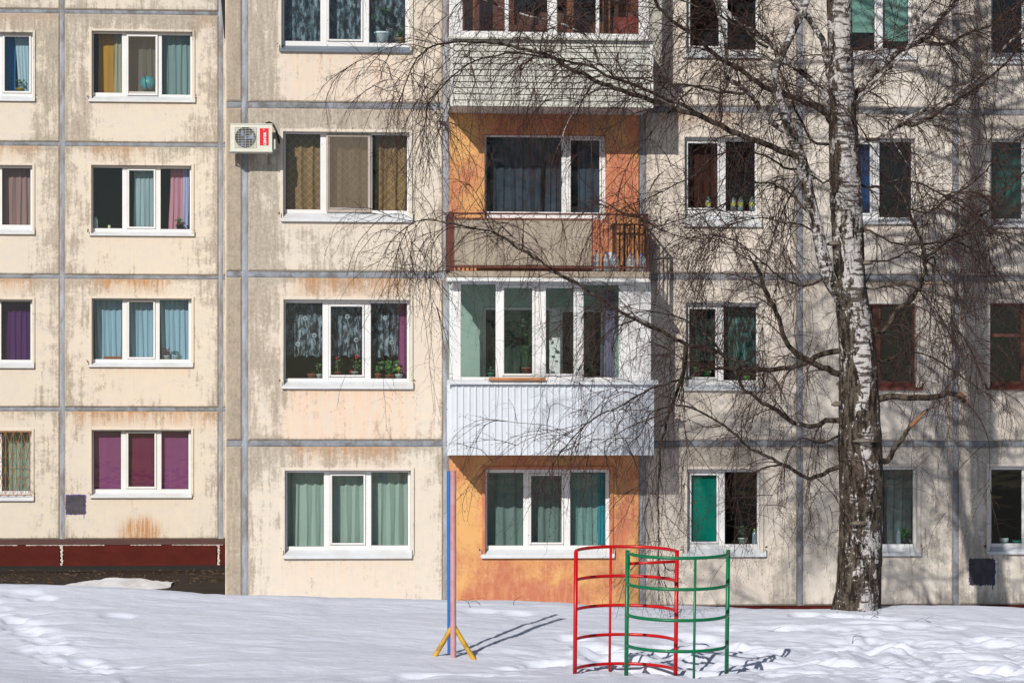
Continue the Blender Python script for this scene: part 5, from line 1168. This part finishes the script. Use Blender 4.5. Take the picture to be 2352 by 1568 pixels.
BR = [  # (points px, start thickness, end thickness (half, px), whiteness, Y drift, twig density, droop strands)
 ([(1846, 362), (1763, 335), (1680, 300), (1601, 265), (1498, 232), (1388, 195), (1311, 160), (1283, 140), (1251, 127), (1176, 106), (1110, 98), (1038, 97), (983, 112), (950, 150), (918, 228)], 8, 1.4, .42, -1.2, 1.2),
 ([(1601, 265), (1558, 235), (1508, 220), (1463, 197), (1426, 185), (1386, 170), (1351, 150), (1301, 142), (1258, 132), (1176, 122), (1110, 134), (1060, 158), (1020, 196), (985, 240), (975, 300)], 4.5, 1.0, .38, -.6, 1.3),
 ([(1914, 285), (1884, 252), (1794, 212), (1763, 205), (1701, 162), (1661, 140), (1626, 110), (1581, 72), (1546, 47), (1513, 17), (1490, -15), (1430, -60)], 8, 3, .45, -.8, 1.0),
 ([(1916, 240), (1884, 205), (1834, 160), (1789, 120), (1764, 92), (1746, 82), (1701, 55), (1671, 27), (1646, 5), (1600, -50)], 8, 4, .60, .7, 1.0),
 ([(1764, 110), (1743, 100), (1713, 72), (1671, 47), (1651, 35), (1601, 17), (1560, 0), (1500, -8), (1420, 8), (1366, 22), (1300, 60)], 3.5, 1, .45, .5, 1.0),
 ([(1801, 300), (1763, 272), (1738, 237), (1711, 207), (1668, 175), (1668, 125), (1663, 75), (1653, 37), (1641, -20)], 7, 3, .62, -.6, .8),
 ([(1711, 215), (1651, 212), (1588, 197), (1533, 192), (1498, 185), (1441, 180), (1380, 175), (1330, 190)], 3.5, 1, .4, -.5, 1.2),
 ([(1591, 202), (1563, 230), (1513, 282), (1476, 332), (1446, 370), (1430, 405)], 2.2, .8, .5, -.3, .8),
 ([(1391, 192), (1338, 230), (1301, 287), (1291, 320), (1276, 350)], 2.2, .7, .75, -.2, .6),
 ([(1381, 150), (1368, 120), (1356, 92), (1308, 62), (1251, 45), (1176, 27), (1100, -5), (1020, -30)], 3.2, 1.5, .7, .3, 1.0),
 ([(1914, 225), (1893, 110), (1857, 40), (1815, -10), (1780, -80)], 8, 5, .68, .5, .8),
 ([(1926, 806), (1889, 812), (1864, 824), (1831, 842), (1764, 850), (1726, 845), (1651, 812), (1576, 790), (1551, 777), (1476, 740), (1426, 715), (1388, 692), (1336, 657), (1276, 625), (1238, 597), (1176, 560), (1138, 535), (1063, 520), (1018, 510), (973, 505), (938, 520), (916, 570)], 7, .9, .38, -1.6, 1.15),
 ([(1936, 862), (1900, 848), (1864, 832), (1826, 808), (1801, 780), (1789, 730), (1764, 677), (1746, 632), (1734, 606)], 8, 4, .3, -.7, .9),
 ([(1930, 965), (1900, 966), (1876, 980), (1826, 972), (1789, 945), (1764, 930), (1726, 905), (1701, 882), (1683, 847), (1663, 817), (1638, 785), (1586, 742), (1551, 725), (1486, 715), (1440, 722)], 7, 1, .38, -1.0, 1.0),
 ([(1930, 1072), (1889, 1090), (1859, 1095), (1826, 1082), (1789, 1060), (1764, 1051), (1738, 1037), (1713, 1020), (1683, 992), (1663, 975), (1621, 952), (1586, 935), (1551, 931), (1501, 945), (1486, 960), (1471, 997), (1453, 1012)], 5.5, .9, .36, -1.2, .9),
 ([(1930, 1000), (1900, 1012), (1870, 1015), (1840, 1005), (1815, 1030), (1800, 1070)], 3, .8, .3, -.6, .8),
 ([(1576, 795), (1568, 835), (1566, 867), (1551, 910), (1533, 955), (1523, 1005), (1516, 1055), (1513, 1100), (1511, 1140), (1513, 1176), (1512, 1258), (1511, 1312)], 5, .8, .48, -.3, .7),
 ([(1726, 845), (1661, 848), (1613, 852), (1571, 870), (1513, 887), (1476, 902), (1426, 932), (1381, 950), (1338, 982), (1301, 1022), (1271, 1062), (1251, 1095)], 3.5, .8, .4, -.8, .8),
 ([(1381, 950), (1351, 970), (1306, 992), (1276, 1013)], 1.4, .6, .3, .2, .7),
 ([(1898, 640), (1850, 655), (1800, 640), (1760, 610), (1700, 560), (1640, 540), (1580, 545), (1520, 530), (1470, 500)], 3, .9, .35, -.9, 1.0),
 ([(1870, 500), (1830, 460), (1790, 430), (1730, 420), (1660, 470), (1610, 490), (1560, 505), (1500, 525)], 3, .9, .35, .6, 1.0),
 ([(1846, 390), (1800, 385), (1764, 360), (1700, 345), (1640, 360), (1600, 400), (1540, 430), (1500, 450), (1450, 470)], 3, .9, .35, -.5, 1.0),
 ([(1880, 540), (1840, 515), (1790, 510), (1750, 500), (1700, 510), (1660, 525), (1620, 560)], 2.8, .8, .35, .8, 1.0),
 ([(1990, 920), (2030, 914), (2064, 912), (2139, 912), (2176, 904), (2205, 905), (2214, 922)], 9, 5, .32, -.5, .4),
 ([(1985, 1055), (2034, 1062), (2059, 1022), (2084, 990), (2106, 965), (2130, 940)], 9, 3, .28, -.6, .3),
 ([(1985, 765), (2012, 760), (2036, 750), (2059, 712), (2096, 685), (2114, 655), (2124, 622), (2126, 587), (2114, 542), (2094, 510), (2084, 470), (2050, 420)], 8, 2, .48, -.6, .9),
 ([(2126, 590), (2160, 565), (2189, 542), (2264, 490), (2314, 437), (2350, 397), (2420, 330)], 4, 2, .5, -.5, 1.0),
 ([(2114, 542), (2086, 482), (2126, 490), (2164, 465), (2226, 425), (2264, 392), (2310, 340), (2370, 300)], 3, 1.5, .4, .4, 1.0),
 ([(2124, 610), (2145, 590), (2144, 640), (2139, 700), (2135, 760)], 3, 1.3, .5, .2, .5),
 ([(1940, 335), (1976, 325), (2014, 317), (2064, 285), (2126, 252), (2189, 220), (2251, 172), (2314, 100), (2360, 55), (2420, -20)], 5, 3, .8, -.9, 1.0),
 ([(2064, 292), (2114, 282), (2189, 237), (2251, 195), (2301, 155), (2352, 100), (2420, 40)], 4, 2, .42, .5, 1.0),
 ([(1950, 260), (1980, 220), (2014, 180), (2064, 140), (2089, 107), (2109, 70), (2121, 25), (2135, -50)], 4, 2, .7, -.4, 1.0),
 ([(1945, 290), (1960, 225), (1989, 187), (2059, 125), (2126, 87), (2164, 40), (2200, 0), (2250, -80)], 8, 5.5, .66, .8, 1.0),
 ([(2114, 90), (2176, 100), (2226, 77), (2289, 50), (2339, 12), (2400, -30)], 4, 2, .3, .5, 1.1),
 ([(1950, 248), (2001, 267), (2039, 300), (2064, 345), (2089, 382), (2105, 420)], 2, 1, .8, -.3, .8),
 ([(1955, 420), (2010, 430), (2060, 415), (2120, 425), (2200, 470), (2270, 520), (2350, 560)], 3.5, 1, .35, .6, 1.1),
 ([(1960, 520), (2000, 530), (2060, 560), (2130, 560), (2200, 555), (2270, 600), (2320, 660)], 3, 1, .35, -.5, 1.0),
 ([(1975, 650), (2010, 665), (2050, 655), (2100, 660), (2160, 700), (2210, 770), (2240, 830)], 3, 1, .3, -.7, 1.0),
 ([(1985, 820), (2030, 830), (2070, 810), (2130, 815), (2200, 860), (2260, 900)], 3.5, .8, .3, .5, 1.0),
 ([(1990, 600), (2040, 600), (2090, 580), (2150, 620), (2180, 680), (2190, 760)], 2.6, .8, .3, .9, 1.0),
 ([(1918, 330), (1880, 330), (1850, 300), (1800, 180), (1780, 120)], 4, 2, .4, .6, 1.0),
 ([(1925, 400), (1890, 420), (1860, 400), (1830, 430), (1790, 500), (1770, 560)], 3, 1, .3, .7, 1.0),
]
paths = []
for i, (L, r0, r1, wh, dy, den) in enumerate(BR):
    big = r0 > 6
    ys0 = YT if i not in (1, 4, 6, 7, 8, 9, 16, 17, 18, 26, 27, 28, 30, 33) else YT - .5
    if i == 0: ys0 = YT - .4
    P3 = pw(L, ys0, ys0 + dy); n = len(P3); rad = [(r0 + (r1 - r0) * (k / (n - 1)) ** .8) * PXM * 1.0 for k in range(n)]
    pa, ra = smooth_path(P3, rad, .09)
    jit = nr.normal(0, 1, pa.shape) * np.minimum(.012, ra * .5)[:, None]; jit[0] = 0; pa = pa + jit
    limb('branch', pa, ra, (-.72 + wh * .6) if wh < .56 else .12, 9 if r0 > 4 else 6, .12 if r0 > 4 else 0, i)
    paths.append((pa, ra, den, i))
# crown above the picture: it throws the soft shadows on the block
cr = random.Random(5)
for i in range(80):
    k = int(len(tp_) * cr.uniform(.60, .985)); base = tp_[k]
    if i % 3 == 0: k = int(len(lp_) * cr.uniform(.62, .98)); base = lp_[k]
    if base[2] < Z(1920, -30, YT): base = tp_[int(len(tp_) * cr.uniform(.72, .98))]
    side = cr.choice((-1, 1)); ln = cr.uniform(1.6, 4.2) * (1.15 if side < 0 else 1.0); az = cr.uniform(-.9, .9)
    d = np.array([side * math.cos(az), math.sin(az), cr.uniform(.1, .8)]); p = np.array(base); pts = [p.copy()]; n = 9
    for s_ in range(n):
        d = d + np.array([0, 0, -.10]) + nr.normal(0, .06, 3); d /= np.linalg.norm(d); p = p + d * ln / n; 
        pts.append(p.copy())
    if min(q_[2] for q_ in pts) < Z(1900, 30, YT): continue
    rad = np.linspace(cr.uniform(.025, .06), .008, n + 1); pa, ra = smooth_path(pts, rad, .15)
    limb('branch', pa, ra, -.2, 6, 0, 100 + i); paths.append((pa, ra, .8, 100 + i))

# secondary branches
sb = np.random.RandomState(77); extra = []
for pa, ra, den, i in list(paths):
    if i >= 100: continue
    seg = np.linalg.norm(np.diff(pa, axis=0), axis=1); acc = .2
    for k in range(2, len(pa) - 1):
        acc -= seg[k - 1] * den
        if acc > 0 or ra[k] < .006: continue
        acc = sb.uniform(.22, .5); t = pa[k] - pa[k - 1]; t /= np.linalg.norm(t)
        d = t * .7 + sb.normal(0, .6, 3); d[2] += sb.uniform(-.2, .6); d /= np.linalg.norm(d); L = sb.uniform(.5, 1.7); n = 8; p = pa[k].copy(); pts = [p.copy()]; cv = sb.normal(0, .10, 3)
        for _ in range(n):
            d = d + np.array([0, 0, -sb.uniform(.02, .16)]) + cv + sb.normal(0, .09, 3); d /= np.linalg.norm(d); p = p + d * L / n; pts.append(p.copy())
        r0 = min(ra[k] * .6, sb.uniform(.008, .016)); p2, r2 = smooth_path(pts, np.linspace(r0, .004, n + 1), .08); extra.append((p2, r2, den * .6, 50))
for j, (p2, r2, den, i) in enumerate(extra): pass
paths += extra
# twigs: pendulous sprays
SEG_A = []; SEG_R = []
def walk(p, d, L, r0, droop, jit, seg=.065):
    n = max(2, int(L / seg)); pts = np.empty((n + 1, 3)); pts[0] = p
    for i in range(n):
        d = d + np.array([0, 0, -droop]) + tr.normal(0, jit, 3); d = d / np.linalg.norm(d); p = p + d * seg; pts[i + 1] = p
    return pts, np.linspace(r0, r0 * .45, n + 1)
tr = np.random.RandomState(21)
TW = [(p2, r2) for p2, r2, den, i in extra]; BUD = []
def add_tw(pts, rad): TW.append((pts, rad))
def spray(p, d, L, r0, droop, jit=.10, kids=1.0):
    pts, rad = walk(p, d, L, r0, droop, jit); add_tw(pts, rad)
    n = len(pts)
    for i in range(2, n):
        if tr.rand() < .42 * kids:
            t = pts[i] - pts[i - 1]; t /= np.linalg.norm(t)
            dd = t + tr.normal(0, .75, 3); dd[2] += .12; dd /= np.linalg.norm(dd)
            l2 = tr.uniform(.10, .48); q_, r_ = walk(pts[i], dd, l2, max(.0017, rad[i] * .65), droop * .8, .13, .055); add_tw(q_, r_)
            BUD.append((q_[-1], q_[-1] - q_[-2]))
            for j in range(1, len(q_)):
                if tr.rand() < .22:
                    d3 = q_[j] - q_[j - 1]; d3 = d3 / np.linalg.norm(d3) + tr.normal(0, .8, 3); d3 /= np.linalg.norm(d3)
                    q3, r3 = walk(q_[j], d3, tr.uniform(.06, .22), .0015, droop, .12, .055); add_tw(q3, r3); BUD.append((q3[-1], q3[-1] - q3[-2]))
    BUD.append((pts[-1], pts[-1] - pts[-2]))
for pa, ra, den, i in paths:
    seglen = np.linalg.norm(np.diff(pa, axis=0), axis=1); total = seglen.sum(); acc = 0
    mx_ = pa[len(pa) // 2]
    if i < 100 and mx_[0] > X(1640, -7) and mx_[2] > Z(1900, 760, -7): den = den * 1.55
    hi = i >= 100
    for k in range(1, len(pa)):
        f = k / len(pa); acc += seglen[k - 1] * den * (9.5 if not hi else 2.4) * (.45 + .75 * f)
        while acc > 0:
            acc -= tr.uniform(.5, 1.5)
            t = pa[k] - pa[k - 1]; t /= np.linalg.norm(t); d = t * .8 + tr.normal(0, .6, 3); d[2] += tr.uniform(-.3, .5); d /= np.linalg.norm(d)
            L = tr.uniform(.3, 1.15) * (1.15 if not hi else 1.2); spray(pa[k], d, L, tr.uniform(.004, .0076), tr.uniform(.03, .15), .10)
    # trailing end
    t = pa[-1] - pa[-3]; t /= np.linalg.norm(t)
    for _ in range(3 if not hi else 2): spray(pa[-1], t + tr.normal(0, .2, 3), tr.uniform(.5, 1.2), .005, .1)
# long hanging strands on the left
for (px, py, py2, Y) in [(888, 150, 560, -8), (905, 200, 640, -8.1), (935, 130, 430, -7.9), (960, 110, 520, -8), (985, 115, 470, -7.8), (1000, 105, 380, -7.8), (1018, 102, 500, -7.9), (872, 215, 330, -8), (945, 250, 700, -8), (975, 300, 600, -8),
    (918, 560, 1000, -8.4), (935, 525, 960, -8.4), (950, 530, 870, -8.3), (975, 508, 890, -8.3), (985, 512, 940, -8.2), (1000, 512, 920, -8.2), (968, 520, 760, -8.2), (912, 600, 760, -8.4), (905, 620, 960, -8.4),
    (1085, 100, 380, -7.6), (1140, 112, 420, -7.4), (1290, 140, 420, -7.4), (1206, 120, 330, -7.4), (1250, 1095, 1240, -7.8), (1262, 1070, 1260, -7.8), (1090, 530, 870, -8.2), (1120, 540, 960, -8.1), (1240, 600, 1000, -7.9), (1320, 650, 1150, -7.8), (1380, 690, 1100, -7.6), (1230, 590, 840, -7.9),
    (1476, 742, 1130, -7.5), (1440, 720, 1050, -7.6), (1515, 1180, 1330, -7.2), (1530, 1000, 1310, -7.3), (1500, 1040, 1260, -7.2), (1460, 900, 1180, -7.3)]:
    a = P(px, py, Y); L = (py2 - py) * PXM; spray(a, np.array([tr.normal(0, .25), tr.normal(0, .2), -.6]), L, .0048, .05, .045, .9)
# low sprays that dangle beside the trunk and over the ground floor
for _ in range(95):
    px = tr.uniform(1490, 2180) if _ % 3 else tr.uniform(1700, 1960); py = tr.uniform(980, 1230); a = P(px, py, YT + tr.uniform(-1, 1.2))
    spray(a, tr.normal(0, .5, 3) + np.array([0, 0, -.4]), tr.uniform(.4, 1.1), .0042, .09, .11, .9)
# build all twigs as ONE part, vectorised three-sided tubes
V = []; Fq = []; base = 0
ang = np.array([0, 2.094, 4.189]); ca_, sa_ = np.cos(ang), np.sin(ang)
for pts, rad in TW:
    n = len(pts); d = np.empty_like(pts); d[1:-1] = pts[2:] - pts[:-2]; d[0] = pts[1] - pts[0]; d[-1] = pts[-1] - pts[-2]
    d /= np.linalg.norm(d, axis=1)[:, None] + 1e-9; up = np.array([.31, .83, .2]); s_ = np.cross(d, up); s_ /= np.linalg.norm(s_, axis=1)[:, None] + 1e-9; u_ = np.cross(s_, d)
    ring = pts[:, None, :] + (s_[:, None, :] * ca_[None, :, None] + u_[:, None, :] * sa_[None, :, None]) * rad[:, None, None]
    V.append(ring.reshape(-1, 3)); i0 = base + np.arange(n - 1)[:, None] * 3; j = np.arange(3)[None, :]; j2 = (j + 1) % 3
    Fq.append(np.stack([i0 + j, i0 + j2, i0 + 3 + j2, i0 + 3 + j], -1).reshape(-1, 4)); base += n * 3
V = np.concatenate(V); Fq = np.concatenate(Fq)
# buds / catkins : small four-sided spindles
if BUD:
    B0 = np.array([b[0] for b in BUD]); D = np.array([b[1] for b in BUD]); D /= np.linalg.norm(D, axis=1)[:, None] + 1e-9
    D = D * .4 + np.array([0, 0, -.6]) + tr.normal(0, .35, D.shape); D /= np.linalg.norm(D, axis=1)[:, None]
    s_ = np.cross(D, np.array([.3, .8, .2])); s_ /= np.linalg.norm(s_, axis=1)[:, None]; u_ = np.cross(s_, D); Ln = tr.uniform(.012, .035, len(B0))[:, None]; w = .0042
    quad = np.stack([B0, B0 + D * Ln * .5 + s_ * w, B0 + D * Ln, B0 + D * Ln * .5 - s_ * w, B0 + D * Ln * .5 + u_ * w, B0 + D * Ln * .5 - u_ * w], 1)
    k0 = len(V); V = np.concatenate([V, quad.reshape(-1, 3)]); idx = k0 + np.arange(len(B0))[:, None] * 6
    Fq = np.concatenate([Fq, idx + np.array([[0, 1, 2, 3]]), idx + np.array([[0, 4, 2, 5]])])
V = V - np.array([T0.x, T0.y, T0.z])
me = bpy.data.meshes.new('twigs'); me.vertices.add(len(V)); me.vertices.foreach_set('co', V.astype(np.float32).ravel())
me.loops.add(Fq.size); me.loops.foreach_set('vertex_index', Fq.ravel().astype(np.int32)); me.polygons.add(len(Fq)); me.polygons.foreach_set('loop_start', np.arange(0, Fq.size, 4, dtype=np.int32))
me.update(calc_edges=True); me.materials.append(TWIG)
o = bpy.data.objects.new('twigs', me); S.collection.objects.link(o); o.parent = tree; o['kind'] = 'stuff'
print('twigs', len(TW), 'faces', len(Fq))
# bracket fungi, torn wood
FUN = M('bracket_fungus_skin', (.16, .13, .10), .7, .3, 30, vec=(1, 1, 4))
for (px, py, w, s_) in ((1990, 604, .10, 1), (1921, 928, .08, -1), (1972, 1201, .14, 0), (1916, 560, .12, -1), (1984, 1012, .17, 0)):
    c = P(px, py, YT - (.25 if s_ == 0 else .08)); m = MB()
    for r_, z_ in ((w, 0),): pass
    m.lathe(c, [(w * .15, .045), (w * .6, .03), (w, 0), (w * .95, -.018), (w * .5, -.03)], 18); m.build('bracket_fungus', FUN, tree, smooth=True)
c0 = P(2106, 965, YT - .55); c1 = P(2129, 941, YT - .6); MB().tube([P(2092, 978, YT - .5), c0, c1], [.030, .030, .008], 8).build('torn_wood', M('torn_orange_wood', (.20, .09, .04), .8, .35, 14, vec=(1, 1, .4)), tree)
MB().tube([P(2203, 903, YT - .52), P(2216, 912, YT - .5), P(2222, 930, YT - .5)], [.035, .03, .008], 8).build('torn_wood', MATS['torn_orange_wood'], tree)

# small twigs lying on the snow
sr = random.Random(9)
for i, (px, py) in enumerate(((1080, 1394), (1105, 1388), (1180, 1388), (2020, 1418), (2140, 1428), (1958, 1476), (1786, 1458), (1385, 1535))):
    # find the snow point seen at this pixel
    best = None
    for Y in np.arange(-13.5, -6.9, .05):
        p = P(px, py, Y); dz = abs(p[2] - float(snow_z(np.array([p[0]]), np.array([Y]))[0]))
        if best is None or dz < best[0]: best = (dz, p)
    p = best[1]; m = MB(); pts = [Vector(p) + Vector((0, 0, -.01))]; d = Vector((sr.uniform(-1, 1), 0, 1))
    for k in range(5): d = (d + Vector((sr.uniform(-.6, .6), sr.uniform(-.3, .3), sr.uniform(-.8, .2)))).normalized(); pts.append(pts[-1] + d * .05)
    m.tube(pts, [.004, .004, .003, .003, .002, .002], 5); m.tube([pts[2], pts[2] + Vector((.05, 0, .04)), pts[2] + Vector((.11, 0, .05))], .002, 4)
    where = ['just right of the pink post', 'below the left of the orange bay', 'below the middle of the orange bay', 'nearest the birch', 'right of the birch', 'below and left of the birch', 'right of the climbing frame', 'at the foot of the red rungs'][i]
    tag(m.build('fallen_twig', TWIG, None, origin=p), 'small dark twig poking out of the snow, ' + where, 'twig', 'twigs fallen on the snow')
